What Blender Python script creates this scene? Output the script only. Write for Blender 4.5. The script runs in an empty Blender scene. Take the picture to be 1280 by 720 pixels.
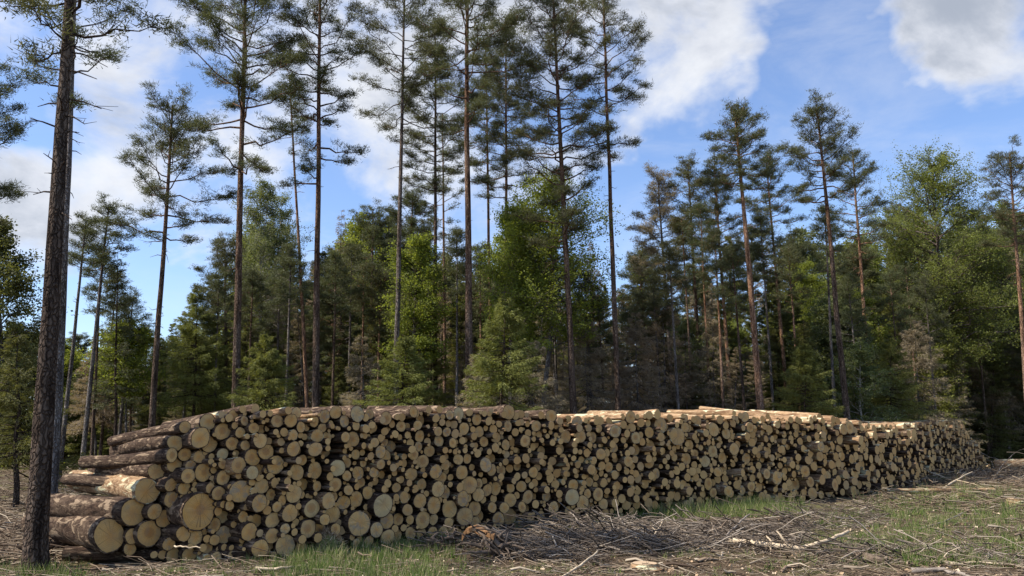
import bpy, math, random
import numpy as np
from mathutils import Vector, Matrix
C = bpy.context.scene.collection
S = bpy.context.scene
R = math.radians
# ------------------------------------------------------------------ camera
PITCH = R(10.4); F = 1000.0; EYE = 1.7
cam = bpy.data.cameras.new('camera'); cam.sensor_width = 36; cam.lens = 36 * F / 1280
cam.clip_start = .05; cam.clip_end = 3000
co = bpy.data.objects.new('camera', cam); C.objects.link(co)
co.location = (0, 0, EYE); co.rotation_euler = (R(90) + PITCH, 0, 0)
S.camera = co
S.view_settings.view_transform = 'Standard'; S.view_settings.look = 'None'
S.view_settings.exposure = 0.62; S.view_settings.gamma = 1
S.cycles.max_bounces = 6; S.cycles.diffuse_bounces = 3; S.cycles.transmission_bounces = 3; S.cycles.glossy_bounces = 2
cp, sp = math.cos(PITCH), math.sin(PITCH)
def ray(px, py):
    u, v = (px - 640) / F, (360 - py) / F
    return np.array([u, cp - v * sp, sp + v * cp])
def at(px, py, D):
    r = ray(px, py); return np.array([r[0] / r[1] * D, D, EYE + r[2] / r[1] * D])
def gp(px, py, z=0.0):
    r = ray(px, py); t = (z - EYE) / r[2]; return np.array([r[0] * t, r[1] * t, z])
# ------------------------------------------------------------------ sun and sky
SUN_EL, SUN_ALPHA = R(50), R(-16)      # alpha: 0 = straight from the left (-X), positive = from behind the pile
to_sun = Vector((-math.cos(SUN_ALPHA) * math.cos(SUN_EL), math.sin(SUN_ALPHA) * math.cos(SUN_EL), math.sin(SUN_EL)))
sl = bpy.data.lights.new('sun', 'SUN'); sl.energy = 5.0; sl.angle = R(.5); sl.color = (1, .93, .82)
so = bpy.data.objects.new('sun', sl); C.objects.link(so); so.rotation_euler = to_sun.to_track_quat('Z', 'Y').to_euler()
W = bpy.data.worlds.new('World'); S.world = W; W.use_nodes = True
nt = W.node_tree; N = nt.nodes; L = nt.links; N.clear()
def nd(t, **k):
    n = N.new(t)
    for a, b in k.items(): setattr(n, a, b)
    return n
def mth(op, a, b=None, c=None, clamp=False):
    n = N.new('ShaderNodeMath'); n.operation = op; n.use_clamp = clamp
    for i, v in enumerate((a, b, c)):
        if v is None: continue
        if isinstance(v, (int, float)): n.inputs[i].default_value = v
        else: L.new(v, n.inputs[i])
    return n.outputs[0]
sky = nd('ShaderNodeTexSky', sky_type='NISHITA'); sky.sun_disc = False
sky.sun_elevation = SUN_EL; sky.sun_rotation = math.atan2(to_sun.x, to_sun.y)
sky.ozone_density = 2.6; sky.air_density = 1.0; sky.dust_density = .6
tc = nd('ShaderNodeTexCoord'); gen = tc.outputs['Generated']
def noise(scale, detail, rough, vec, dist=0.0):
    n = N.new('ShaderNodeTexNoise'); n.inputs['Scale'].default_value = scale; n.inputs['Detail'].default_value = detail
    n.inputs['Roughness'].default_value = rough; n.inputs['Distortion'].default_value = dist; L.new(vec, n.inputs['Vector']); return n
stretch = nd('ShaderNodeMapping'); L.new(gen, stretch.inputs[0]); stretch.inputs['Scale'].default_value = (1, 1, 1.7)
stretch.inputs['Location'].default_value = (.35, .1, .2)
n1 = noise(4.2, 9, .58, stretch.outputs[0], .35)
n2 = noise(11, 8, .6, stretch.outputs[0], .2)
warp = noise(7, 4, .55, gen)
wv = nd('ShaderNodeVectorMath', operation='MULTIPLY_ADD'); L.new(warp.outputs['Color'], wv.inputs[0])
wv.inputs[1].default_value = (.22, .22, .22); wv.inputs[2].default_value = (-.11, -.11, -.11)
wd = nd('ShaderNodeVectorMath', operation='ADD'); L.new(wv.outputs[0], wd.inputs[0]); L.new(gen, wd.inputs[1])
blobs = [(60, 20, 110, .5), (190, 110, 105, .3), (420, 330, 60, -.3), (245, 90, 45, -.35), (230, 40, 120, .42), (50, 250, 85, .5), (-20, 270, 70, .5), (130, 215, 75, .4), (250, 290, 50, .35),
         (400, 10, 130, .45), (450, 130, 110, .4), (330, 180, 90, .4), (560, 60, 140, .38), (700, 20, 110, .4), (820, 60, 110, .5), (920, 40, 110, .5),
         (810, 130, 65, .4), (1120, 30, 60, .45), (1190, 60, 85, .5), (1270, 60, 90, .5), (1190, 110, 50, .3), (570, 200, 90, .35), (690, 150, 80, .3), (100, 170, 70, .3),
         (440, 230, 70, .3), (790, 330, 40, .25), (170, 390, 45, .25), (1500, 0, 300, .3), (-350, 100, 300, .35), (500, -400, 300, .4), (1000, -500, 300, .3),
         (20, 105, 75, -.8), (110, 180, 60, -.25), (150, 30, 40, -.3), (340, 300, 60, -.4), (480, 300, 60, -.35), (190, 180, 30, -.1), (210, 355, 75, -.5), (60, 330, 40, -.2), (790, 220, 85, -.5), (1045, 70, 95, -.75), (300, 400, 60, -.5), (1000, 170, 90, -.4), (250, 215, 40, -.25), (1130, 170, 60, -.3), (640, 190, 60, -.2), (170, 330, 60, -.35), (960, 190, 110, -.5), (1150, 190, 90, -.5), (1060, 20, 35, -.2), (660, 250, 60, -.2), (20, 60, 26, -.2)]
acc = mth('MULTIPLY_ADD', n1.outputs['Fac'], 2.9, -1.72)
acc = mth('MULTIPLY_ADD', n2.outputs['Fac'], .7, acc)
for bx, by, br, w in blobs:
    d = Vector(ray(bx, by)).normalized()
    vd = nd('ShaderNodeVectorMath', operation='DISTANCE'); L.new(wd.outputs[0], vd.inputs[0]); vd.inputs[1].default_value = d
    k = mth('SUBTRACT', 1.0, mth('DIVIDE', vd.outputs['Value'], br / F * 1.45), clamp=True)
    sm = mth('MULTIPLY', mth('MULTIPLY', k, k), mth('SUBTRACT', 3.0, mth('MULTIPLY', k, 2.0)))
    acc = mth('MULTIPLY_ADD', sm, w * .95, acc)
cov = nd('ShaderNodeMapRange', interpolation_type='SMOOTHSTEP'); L.new(acc, cov.inputs[0])
cov.inputs['From Min'].default_value = .08; cov.inputs['From Max'].default_value = .92
dens = nd('ShaderNodeMapRange', interpolation_type='SMOOTHSTEP'); L.new(mth('MULTIPLY_ADD', noise(5.5, 8, .6, stretch.outputs[0], .3).outputs['Fac'], 1.5, mth('MULTIPLY', acc, .22)), dens.inputs[0])
dens.inputs['From Min'].default_value = .66; dens.inputs['From Max'].default_value = 1.25
cc = nd('ShaderNodeValToRGB'); L.new(dens.outputs[0], cc.inputs[0])
cc.color_ramp.elements[0].color = (.56, .57, .59, 1); cc.color_ramp.elements[1].color = (.26, .285, .33, 1)
e = cc.color_ramp.elements.new(.45); e.color = (.45, .465, .50, 1)
bs = nd('ShaderNodeVectorMath', operation='SCALE'); bs.inputs['Scale'].default_value = .1; 
gm = nd('ShaderNodeMix', data_type='RGBA', blend_type='MULTIPLY'); gm.inputs[0].default_value = 1; gm.inputs[7].default_value = (.86, .88, .98, 1)
L.new(sky.outputs[0], gm.inputs[6]); 
cs = nd('ShaderNodeVectorMath', operation='SCALE'); cs.inputs['Scale'].default_value = 7.5; L.new(cc.outputs[0], cs.inputs[0])
mx = nd('ShaderNodeMix', data_type='RGBA'); cir = nd('ShaderNodeMapRange', interpolation_type='SMOOTHSTEP'); cm_ = nd('ShaderNodeMapping'); L.new(gen, cm_.inputs[0]); cm_.inputs['Scale'].default_value = (1, 1, 3.2); cm_.inputs['Rotation'].default_value = (0, R(12), 0)
L.new(noise(3.1, 9, .62, cm_.outputs[0], .6).outputs['Fac'], cir.inputs[0]); cir.inputs['From Min'].default_value = .44; cir.inputs['From Max'].default_value = .78
L.new(mth('MAXIMUM', mth('MULTIPLY', cov.outputs[0], .93), mth('MULTIPLY', cir.outputs[0], .28)), mx.inputs[0]); L.new(gm.outputs[2], mx.inputs[6]); L.new(cs.outputs[0], mx.inputs[7])
bg = nd('ShaderNodeBackground'); bg.inputs['Strength'].default_value = .15; L.new(mx.outputs[2], bg.inputs[0])
wo = nd('ShaderNodeOutputWorld'); L.new(bg.outputs[0], wo.inputs[0])
W.cycles.sampling_method = 'MANUAL'; W.cycles.sample_map_resolution = 512

# ------------------------------------------------------------------ helpers
rng = np.random.default_rng(7); random.seed(7)
def mesh(name, v, f, mats=(), mi=None, smooth=False):
    """v Nx3, f list of arrays (tri Mx3 / quad Mx4)"""
    me = bpy.data.meshes.new(name); v = np.asarray(v, np.float32)
    fs = [np.asarray(a, np.int32) for a in (f if isinstance(f, list) else [f]) if len(a)]
    me.vertices.add(len(v)); me.vertices.foreach_set('co', v.ravel())
    tot = np.concatenate([np.full(len(a), a.shape[1], np.int32) for a in fs]); idx = np.concatenate([a.ravel() for a in fs])
    me.loops.add(len(idx)); me.loops.foreach_set('vertex_index', idx)
    me.polygons.add(len(tot)); me.polygons.foreach_set('loop_start', np.concatenate([[0], np.cumsum(tot)[:-1]]).astype(np.int32))
    me.polygons.foreach_set('loop_total', tot)
    if mi is not None: me.polygons.foreach_set('material_index', np.asarray(mi, np.int32))
    if smooth is not False: me.polygons.foreach_set('use_smooth', np.full(len(tot), True) if smooth is True else np.asarray(smooth, bool))
    for m in mats: me.materials.append(m)
    me.update(calc_edges=True); me.validate(); return me
def ob(name, me, parent=None, loc=None):
    o = bpy.data.objects.new(name, me); C.objects.link(o)
    if parent is not None: o.parent = parent
    if loc is not None: o.location = loc
    return o
def tag(o, label=None, cat=None, group=None, kind=None):
    for k, v in (('label', label), ('category', cat), ('group', group), ('kind', kind)):
        if v: o[k] = v
    return o
class Acc:
    def __init__(s): s.v = []; s.t = []; s.q = []; s.tm = []; s.qm = []; s.n = 0; s.ts = []; s.qs = []
    def add(s, v, t=None, q=None, m=0, sm=True):
        v = np.asarray(v, float).reshape(-1, 3)
        if t is not None and len(t): t = np.asarray(t) + s.n; s.t.append(t); s.tm.append(np.full(len(t), m)); s.ts.append(np.full(len(t), sm))
        if q is not None and len(q): q = np.asarray(q) + s.n; s.q.append(q); s.qm.append(np.full(len(q), m)); s.qs.append(np.full(len(q), sm))
        s.v.append(v); s.n += len(v)
    def mesh(s, name, mats):
        f = []; mi = []; sm = []
        if s.t: f.append(np.concatenate(s.t)); mi += s.tm; sm += s.ts
        if s.q: f.append(np.concatenate(s.q)); mi += s.qm; sm += s.qs
        return mesh(name, np.concatenate(s.v), f, mats, np.concatenate(mi), np.concatenate(sm))
def tube(a, pts, rad, n=6, m=0, caps=False, cm=None, wob=0, rg=rng):
    pts = np.asarray(pts, float); k = len(pts); rad = np.broadcast_to(np.asarray(rad, float), (k,))
    tg = np.gradient(pts, axis=0); tg /= np.linalg.norm(tg, axis=1)[:, None] + 1e-9
    ref = np.array([0, 0, 1.]) if abs(tg[0][2]) < .8 else np.array([1., 0, 0])
    e1 = np.cross(tg, ref); e1 /= np.linalg.norm(e1, axis=1)[:, None] + 1e-9; e2 = np.cross(tg, e1)
    an = np.linspace(0, 2 * np.pi, n, endpoint=False)
    rr = rad[:, None] * (1 + wob * rg.uniform(-1, 1, (k, n))) if wob else np.repeat(rad[:, None], n, 1)
    v = pts[:, None] + rr[..., None] * (np.cos(an)[None, :, None] * e1[:, None] + np.sin(an)[None, :, None] * e2[:, None])
    i = np.arange(k - 1)[:, None] * n; j = np.arange(n)[None]; j2 = (j + 1) % n
    q = np.stack([i + j, i + j2, i + n + j2, i + n + j], -1).reshape(-1, 4)
    base = a.n; a.add(v.reshape(-1, 3), q=q, m=m)
    if caps:
        for end, kk in ((0, 0), (k - 1, (k - 1) * n)):
            vv = np.vstack([v[end], pts[end]]); t = np.array([[jj, (jj + 1) % n, n] for jj in range(n)])
            if end == 0: t = t[:, ::-1]
            a.add(vv, t=t[:, ::-1], m=m if cm is None else cm, sm=False)
def blades(a, c, d, ln, w, m=0, rg=rng):
    """thin triangles from c along d"""
    c = np.asarray(c); d = d / (np.linalg.norm(d, axis=1)[:, None] + 1e-9); n = len(c)
    s = np.cross(d, rg.normal(size=(n, 3))); s /= np.linalg.norm(s, axis=1)[:, None] + 1e-9
    ln = np.broadcast_to(ln, (n,))[:, None]; w = np.broadcast_to(w, (n,))[:, None]
    v = np.stack([c - s * w * .5, c + s * w * .5, c + d * ln], 1).reshape(-1, 3)
    a.add(v, t=np.arange(3 * n).reshape(-1, 3), m=m, sm=False)
def leaves(a, c, size, m=0, rg=rng, flat=.5):
    """diamond leaves, two triangles each"""
    n = len(c); d = rg.normal(size=(n, 3)); d[:, 2] *= flat; d /= np.linalg.norm(d, axis=1)[:, None]
    s = np.cross(d, rg.normal(size=(n, 3))); s /= np.linalg.norm(s, axis=1)[:, None] + 1e-9
    z = (size * rg.uniform(.6, 1.3, n))[:, None]
    v = np.stack([c, c + d * z * .5 + s * z * .36, c + d * z, c + d * z * .5 - s * z * .36], 1).reshape(-1, 3)
    a.add(v, q=np.arange(4 * n).reshape(-1, 4), m=m, sm=False)

# ------------------------------------------------------------------ materials
class Mat:
    def __init__(s, name, rough=.85, spec=.2):
        s.m = bpy.data.materials.new(name); s.m.use_nodes = True; s.t = s.m.node_tree; s.b = s.t.nodes['Principled BSDF']
        s.b.inputs['Roughness'].default_value = rough; s.b.inputs['Specular IOR Level'].default_value = spec
        s.tc = s.t.nodes.new('ShaderNodeTexCoord')
    def l(s, a, b): s.t.links.new(a, b)
    def mp(s, scale, src='Object', rnd=False):
        n = s.t.nodes.new('ShaderNodeMapping'); s.l(s.tc.outputs[src], n.inputs[0]); n.inputs['Scale'].default_value = scale
        if rnd:
            oi = s.t.nodes.new('ShaderNodeObjectInfo'); mu = s.t.nodes.new('ShaderNodeMath'); mu.operation = 'MULTIPLY'; mu.inputs[1].default_value = 37.7
            s.l(oi.outputs['Random'], mu.inputs[0]); cb = s.t.nodes.new('ShaderNodeCombineXYZ')
            for i in range(3): s.l(mu.outputs[0], cb.inputs[i])
            s.l(cb.outputs[0], n.inputs['Location'])
        return n.outputs[0]
    def noise(s, scale, vec, detail=5, rough=.6, dist=0):
        n = s.t.nodes.new('ShaderNodeTexNoise'); n.inputs['Scale'].default_value = scale; n.inputs['Detail'].default_value = detail
        n.inputs['Roughness'].default_value = rough; n.inputs['Distortion'].default_value = dist; s.l(vec, n.inputs['Vector']); return n.outputs['Fac']
    def ramp(s, fac, stops):
        n = s.t.nodes.new('ShaderNodeValToRGB'); s.l(fac, n.inputs[0]); els = n.color_ramp.elements
        els[0].position, els[0].color = stops[0][0], (*stops[0][1], 1); els[1].position, els[1].color = stops[-1][0], (*stops[-1][1], 1)
        for p, c in stops[1:-1]: e = els.new(p); e.color = (*c, 1)
        return n.outputs[0]
    def mix(s, fac, a, b, mode='MIX'):
        n = s.t.nodes.new('ShaderNodeMix'); n.data_type = 'RGBA'; n.blend_type = mode
        for i, v in ((0, fac), (6, a), (7, b)):
            if isinstance(v, (int, float)): n.inputs[i].default_value = v
            elif isinstance(v, tuple): n.inputs[i].default_value = (*v, 1)
            else: s.l(v, n.inputs[i])
        return n.outputs[2]
    def math(s, op, a, b=0.0, clamp=False):
        n = s.t.nodes.new('ShaderNodeMath'); n.operation = op; n.use_clamp = clamp
        for i, v in ((0, a), (1, b)):
            if isinstance(v, (int, float)): n.inputs[i].default_value = v
            else: s.l(v, n.inputs[i])
        return n.outputs[0]
    def rnd(s): return s.t.nodes.new('ShaderNodeObjectInfo').outputs['Random']
    def island(s): return s.t.nodes.new('ShaderNodeNewGeometry').outputs['Random Per Island']
    def col(s, c): s.l(c, s.b.inputs['Base Color'])
    def bump(s, h, strength, dist=.02):
        n = s.t.nodes.new('ShaderNodeBump'); n.inputs['Strength'].default_value = strength; n.inputs['Distance'].default_value = dist
        s.l(h, n.inputs['Height']); s.l(n.outputs[0], s.b.inputs['Normal'])
def foliage_mat(name, dark, light, trans=.35, scale=.9):
    m = Mat(name, .6, .25)
    f = m.math('ADD', m.math('MULTIPLY', m.noise(scale, m.mp((1, 1, 1), rnd=True), 3), .8), m.math('MULTIPLY', m.island(), .35))
    c = m.ramp(f, [(.25, dark), (.8, light)])
    c = m.mix(m.math('MULTIPLY', m.rnd(), .4), c, (light[0] * .95, light[1] * .72, light[2] * .8), 'MIX')
    m.col(c)
    tr = m.t.nodes.new('ShaderNodeBsdfTranslucent'); m.l(m.mix(1.0, c, (1.15, 1.1, .6), 'MULTIPLY'), tr.inputs[0])
    ms = m.t.nodes.new('ShaderNodeMixShader'); ms.inputs[0].default_value = trans
    m.l(m.b.outputs[0], ms.inputs[1]); m.l(tr.outputs[0], ms.inputs[2]); m.l(ms.outputs[0], m.t.nodes['Material Output'].inputs[0])
    return m.m
M = {}
M['pine'] = foliage_mat('pine_needles', (.045, .055, .027), (.12, .135, .06), .33)
M['spruce'] = foliage_mat('spruce_needles', (.045, .055, .02), (.15, .165, .05), .4)
M['spruce_fresh'] = foliage_mat('fresh_spruce_needles', (.08, .10, .025), (.22, .24, .065), .4)
M['leaf'] = foliage_mat('spring_leaves', (.11, .145, .025), (.27, .32, .06), .55)
M['birch_leaf'] = foliage_mat('birch_leaves', (.085, .11, .04), (.19, .22, .09), .45)
M['dead'] = foliage_mat('dead_twigs', (.13, .11, .07), (.33, .28, .185), .35)
M['bush'] = foliage_mat('bush_leaves', (.08, .10, .025), (.22, .26, .065), .5)
def bark_mat(name, low, high, zlo, zhi, pale=(.30, .27, .24)):
    m = Mat(name, .95, .1); v = m.mp((1, 1, .22), rnd=True)
    v = m.mp((1, 1, .14), rnd=True); n = m.noise(9, v, 9, .75, .6); sep = m.t.nodes.new('ShaderNodeSeparateXYZ'); m.l(m.tc.outputs['Object'], sep.inputs[0])
    mr = m.t.nodes.new('ShaderNodeMapRange'); mr.inputs['From Min'].default_value = zlo; mr.inputs['From Max'].default_value = zhi; m.l(sep.outputs[2], mr.inputs[0])
    c = m.mix(mr.outputs[0], low, high)
    c = m.mix(m.ramp(n, [(.42, (0, 0, 0)), (.56, (1, 1, 1))]), m.mix(1.0, c, (.3, .27, .26), 'MULTIPLY'), c)
    c = m.mix(m.math('MULTIPLY', m.ramp(m.noise(2.5, v, 4), [(.5, (0, 0, 0)), (.75, (1, 1, 1))]), .45), c, pale)
    vo = m.t.nodes.new('ShaderNodeTexVoronoi'); vo.feature = 'DISTANCE_TO_EDGE'; vo.inputs['Scale'].default_value = 21
    wn = m.t.nodes.new('ShaderNodeTexNoise'); wn.inputs['Scale'].default_value = 5; m.l(m.tc.outputs['Object'], wn.inputs['Vector'])
    va = m.t.nodes.new('ShaderNodeVectorMath'); va.operation = 'MULTIPLY_ADD'; m.l(wn.outputs['Color'], va.inputs[0]); va.inputs[1].default_value = (.16, .16, .16); m.l(m.mp((1, 1, .3), rnd=True), va.inputs[2]); m.l(va.outputs[0], vo.inputs['Vector'])
    fur = m.ramp(vo.outputs['Distance'], [(.0, (0, 0, 0)), (.22, (1, 1, 1))])
    c = m.mix(fur, m.mix(1.0, c, (.5, .46, .44), 'MULTIPLY'), c)
    m.col(c); m.bump(m.math('ADD', m.math('MULTIPLY', n, .5), fur), 1.0, .03); return m.m
M['bark_pine'] = bark_mat('pine_bark', (.18, .13, .095), (.30, .18, .115), 4, 12, (.34, .28, .23))
M['bark_orange'] = bark_mat('orange_pine_bark', (.27, .18, .125), (.44, .26, .16), 1, 6)
M['bark_dark'] = bark_mat('dark_pine_bark', (.12, .088, .066), (.20, .14, .10), 5, 14, (.20, .165, .135))
M['bark_grey'] = bark_mat('grey_bark', (.26, .235, .21), (.28, .22, .18), 4, 12, (.36, .34, .32))
def birch_mat():
    m = Mat('birch_bark', .8, .2); v = m.mp((1, 1, 3.5), rnd=True)
    n = m.noise(5, v, 6, .7); m.col(m.ramp(n, [(.4, (.06, .05, .045)), (.5, (.36, .33, .29)), (.8, (.5, .47, .42))])); return m.m
M['bark_birch'] = birch_mat()
def log_bark(name, dark, mid, light):
    m = Mat(name, .95, .1); v = m.mp((1.0, 1.0, 7), rnd=True); w = m.mp((1, 1, 9), rnd=True)
    n = m.noise(3.2, v, 9, .74, .5); n2 = m.noise(1.1, w, 6, .65)
    c = m.ramp(n, [(.36, dark), (.52, mid), (.72, light)])
    c = m.mix(m.ramp(n2, [(.45, (0, 0, 0)), (.62, (1, 1, 1))]), c, m.mix(1.0, c, (.55, .5, .5), 'MULTIPLY'))
    n3 = m.noise(1.7, m.mp((1, 1, 5), rnd=True), 5, .6, .8)
    c = m.mix(m.math('MULTIPLY', m.ramp(n3, [(.56, (0, 0, 0)), (.60, (1, 1, 1))]), .75), c, tuple(min(.7, q * 1.5) for q in light))
    m.col(c); m.bump(m.math('ADD', n, m.math('MULTIPLY', n2, .6)), 1.0, .04); return m.m
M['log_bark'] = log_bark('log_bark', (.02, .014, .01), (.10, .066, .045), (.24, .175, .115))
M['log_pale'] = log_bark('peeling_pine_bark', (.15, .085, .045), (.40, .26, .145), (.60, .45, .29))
def face_mat():
    m = Mat('cut_wood', .8, .2); v = m.mp((1, 1, 1)); sep = m.t.nodes.new('ShaderNodeSeparateXYZ')
    n = m.noise(2.2, m.mp((1, 1, 1), rnd=True), 4, .6)
    m.l(v, sep.inputs[0]); x, y = sep.outputs[0], sep.outputs[1]
    # growth rings about a slightly off-centre pith (unit radius face)
    dx = m.math('ADD', x, m.math('MULTIPLY', m.math('SUBTRACT', m.rnd(), .5), .25)); dy = m.math('ADD', y, .05)
    r = m.math('SQRT', m.math('ADD', m.math('MULTIPLY', dx, dx), m.math('MULTIPLY', dy, dy)))
    rw = m.math('ADD', r, m.math('MULTIPLY', n, .12))
    r2 = m.math('FRACT', m.math('MULTIPLY', m.rnd(), 17.31)); r3 = m.math('FRACT', m.math('MULTIPLY', m.rnd(), 41.7))
    rings = m.math('SINE', m.math('MULTIPLY', rw, 62.0))
    ang = m.math('ARCTAN2', dy, dx)
    cb = m.t.nodes.new('ShaderNodeCombineXYZ'); m.l(m.math('MULTIPLY', m.math('SINE', ang), 3.2), cb.inputs[0]); m.l(m.math('MULTIPLY', m.math('COSINE', ang), 3.2), cb.inputs[1])
    m.l(m.math('MULTIPLY', m.rnd(), 50.0), cb.inputs[2])
    cr = m.noise(3.0, cb.outputs[0], 3, .7)
    crack = m.math('MULTIPLY', m.ramp(cr, [(.60, (0, 0, 0)), (.64, (1, 1, 1))]), m.math('GREATER_THAN', m.math('SUBTRACT', .9, r), 0.0))
    base = m.ramp(m.rnd(), [(0, (.72, .455, .175)), (.2, (.62, .375, .14)), (.4, (.73, .485, .21)), (.6, (.66, .395, .145)), (.8, (.60, .385, .165)), (.93, (.64, .37, .12)), (1, (.62, .48, .25))])
    heart = m.ramp(rw, [(.15, (.92, .68, .44)), (.55, (1, .93, .82)), (.7, (1, 1, 1)), (1.0, (.94, .92, .86))])
    c = m.mix(m.math('MULTIPLY_ADD' if False else 'ADD', .45, m.math('MULTIPLY', r2, .55)), base, heart, 'MULTIPLY')
    dh = m.math('MULTIPLY', m.math('LESS_THAN', rw, m.math('ADD', .32, m.math('MULTIPLY', r3, .35))), m.math('GREATER_THAN', r2, .72))
    c = m.mix(m.math('MULTIPLY', dh, .45), c, (.36, .20, .09))
    c = m.mix(m.math('MULTIPLY', m.math('MULTIPLY', m.ramp(m.noise(1.6, m.mp((1, 1, 1), rnd=True), 4), [(.5, (0, 0, 0)), (.6, (1, 1, 1))]), m.math('GREATER_THAN', r3, .8)), .55), c, (.27, .27, .24))
    c = m.mix(m.math('MULTIPLY', m.math('ADD', rings, 1.0), .10), c, m.mix(1.0, c, (.55, .42, .3), 'MULTIPLY'))
    n3 = m.noise(1.3, m.mp((1, 1, 1), rnd=True), 5, .65)
    c = m.mix(m.math('MULTIPLY', m.ramp(n3, [(.45, (0, 0, 0)), (.7, (1, 1, 1))]), .5), c, (.34, .27, .18))
    saw = m.noise(10, m.mp((1, .06, 1), rnd=True), 3)
    c = m.mix(m.math('MULTIPLY', saw, .42), c, m.mix(1.0, c, (.6, .56, .5), 'MULTIPLY'))
    c = m.mix(m.math('MULTIPLY', crack, .6), c, (.10, .06, .03))
    m.col(c); m.bump(saw, .3, .01); return m.m
M['face'] = face_mat()
def stuff_face():
    m = Mat('cut_wood_small', .8, .2)
    c = m.ramp(m.island(), [(0, (.68, .425, .165)), (.25, (.54, .32, .12)), (.5, (.66, .425, .175)), (.75, (.60, .34, .12)), (1, (.54, .365, .18))])
    c = m.mix(m.math('MULTIPLY', m.noise(25, m.mp((1, 1, 1)), 4), .4), c, m.mix(1.0, c, (.5, .42, .34), 'MULTIPLY')); m.col(c); return m.m
M['face_small'] = stuff_face()
def ground_mat():
    m = Mat('forest_floor', 1, .05); v = m.mp((1, 1, 1))
    a = m.noise(.35, v, 6, .65); b = m.noise(6, v, 8, .75, .6); d = m.noise(34, v, 6, .8)
    lit = m.ramp(b, [(.3, (.05, .036, .022)), (.46, (.14, .102, .066)), (.58, (.23, .175, .115)), (.75, (.34, .275, .19))])
    lit = m.mix(m.ramp(d, [(.4, (0, 0, 0)), (.65, (1, 1, 1))]), m.mix(1.0, lit, (.45, .42, .4), 'MULTIPLY'), lit)
    gr = m.ramp(b, [(.32, (.05, .055, .022)), (.5, (.15, .15, .06)), (.7, (.22, .20, .11))])
    c = m.mix(m.ramp(a, [(.5, (0, 0, 0)), (.64, (1, 1, 1))]), lit, gr)
    m.col(c); m.bump(m.math('ADD', b, m.math('MULTIPLY', d, .5)), 1.0, .06); return m.m
M['ground'] = ground_mat()
def twig_mat():
    m = Mat('dry_twigs', .9, .15)
    m.col(m.ramp(m.island(), [(0, (.05, .034, .024)), (.3, (.14, .098, .066)), (.6, (.23, .17, .115)), (.85, (.30, .24, .17)), (1, (.42, .345, .25))])); return m.m
M['twig'] = twig_mat()
def dark_twig():
    m = Mat('dark_brush', .9, .15)
    m.col(m.ramp(m.island(), [(0, (.05, .038, .028)), (.5, (.14, .108, .08)), (.85, (.24, .195, .15)), (1, (.38, .32, .25))])); return m.m
M['dark_twig'] = dark_twig()
def grass_mat():
    m = Mat('grass', .7, .2); c = m.ramp(m.island(), [(0, (.055, .10, .02)), (.45, (.125, .185, .04)), (.7, (.20, .24, .065)), (.82, (.34, .30, .15)), (1, (.42, .36, .22))])
    m.col(c); tr = m.t.nodes.new('ShaderNodeBsdfTranslucent'); m.l(c, tr.inputs[0]); ms = m.t.nodes.new('ShaderNodeMixShader'); ms.inputs[0].default_value = .35
    m.l(m.b.outputs[0], ms.inputs[1]); m.l(tr.outputs[0], ms.inputs[2]); m.l(ms.outputs[0], m.t.nodes['Material Output'].inputs[0]); return m.m
M['grass'] = grass_mat()
def chip_mat():
    m = Mat('wood_chips', .85, .15); m.col(m.ramp(m.island(), [(0, (.16, .09, .05)), (.5, (.40, .28, .17)), (1, (.62, .50, .36))])); return m.m
M['chip'] = chip_mat()
def simple(name, c1, c2, sc=8, rough=.9, stretch=(1, 1, 1)):
    m = Mat(name, rough, .15); n = m.noise(sc, m.mp(stretch, rnd=True), 7, .7, .3); m.col(m.ramp(n, [(.35, c1), (.65, c2)])); m.bump(n, .8, .02); return m.m
M['branch_pale'] = simple('barkless_branch', (.30, .22, .14), (.66, .54, .38), 9)
M['branch_grey'] = simple('grey_branch', (.12, .095, .075), (.34, .29, .24), 9)
M['moss'] = simple('moss', (.05, .06, .02), (.20, .20, .07), 12)
M['rot'] = simple('broken_wood', (.12, .06, .028), (.30, .17, .08), 14)
M['root'] = simple('root_wood', (.05, .036, .026), (.22, .165, .12), 7)

# ------------------------------------------------------------------ ground
MOUNDS = [(*gp(880, 676)[:2], 1.1, .09), (*gp(770, 680)[:2], 1.0, .06), (*gp(600, 690)[:2], .6, .1), (*gp(1190, 600)[:2], 2.2, .22), (*gp(980, 650)[:2], 1.2, .08), (*gp(1140, 700)[:2], .9, .06)]
def gz(x, y):
    x = np.asarray(x, float); y = np.asarray(y, float)
    z = .035 * np.sin(x * .9 + 1.3) * np.cos(y * .8) + .02 * np.sin(x * 2.3 + y * 1.7) + .012 * np.sin(x * 5.1 - y * 4.3 + 2)
    for mx, my, mr, mh in MOUNDS: z = z + mh * np.exp(-((x - mx) ** 2 + (y - my) ** 2 * 2.2) / mr ** 2)
    return z - .02
def axis(lo, hi, step, far):
    core = np.arange(lo, hi + 1e-6, step); k = np.array([1, 3, 7, 15, 35, 80, 180, 400, 900, 2000.]); k = k[k < far]
    return np.concatenate([(lo - k)[::-1], core, hi + k])
gx = axis(-16, 30, .16, 1500); gy = axis(4, 48, .16, 1500)
XX, YY = np.meshgrid(gx, gy); fine = rng.normal(0, .012, XX.shape)
inn = (XX > -16) & (XX < 30) & (YY > 4) & (YY < 48)
ZZ = gz(XX, YY) + np.where(inn, fine, 0)
nx_, ny_ = len(gx), len(gy); i = np.arange(ny_ - 1)[:, None] * nx_ + np.arange(nx_ - 1)[None]
q = np.stack([i, i + 1, i + nx_ + 1, i + nx_], -1).reshape(-1, 4)
tag(ob('ground', mesh('ground', np.stack([XX, YY, ZZ], -1).reshape(-1, 3), q, [M['ground']], smooth=True)), 'forest floor of brown litter, twigs and patchy grass in the clearing', None, None, 'structure')

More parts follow.
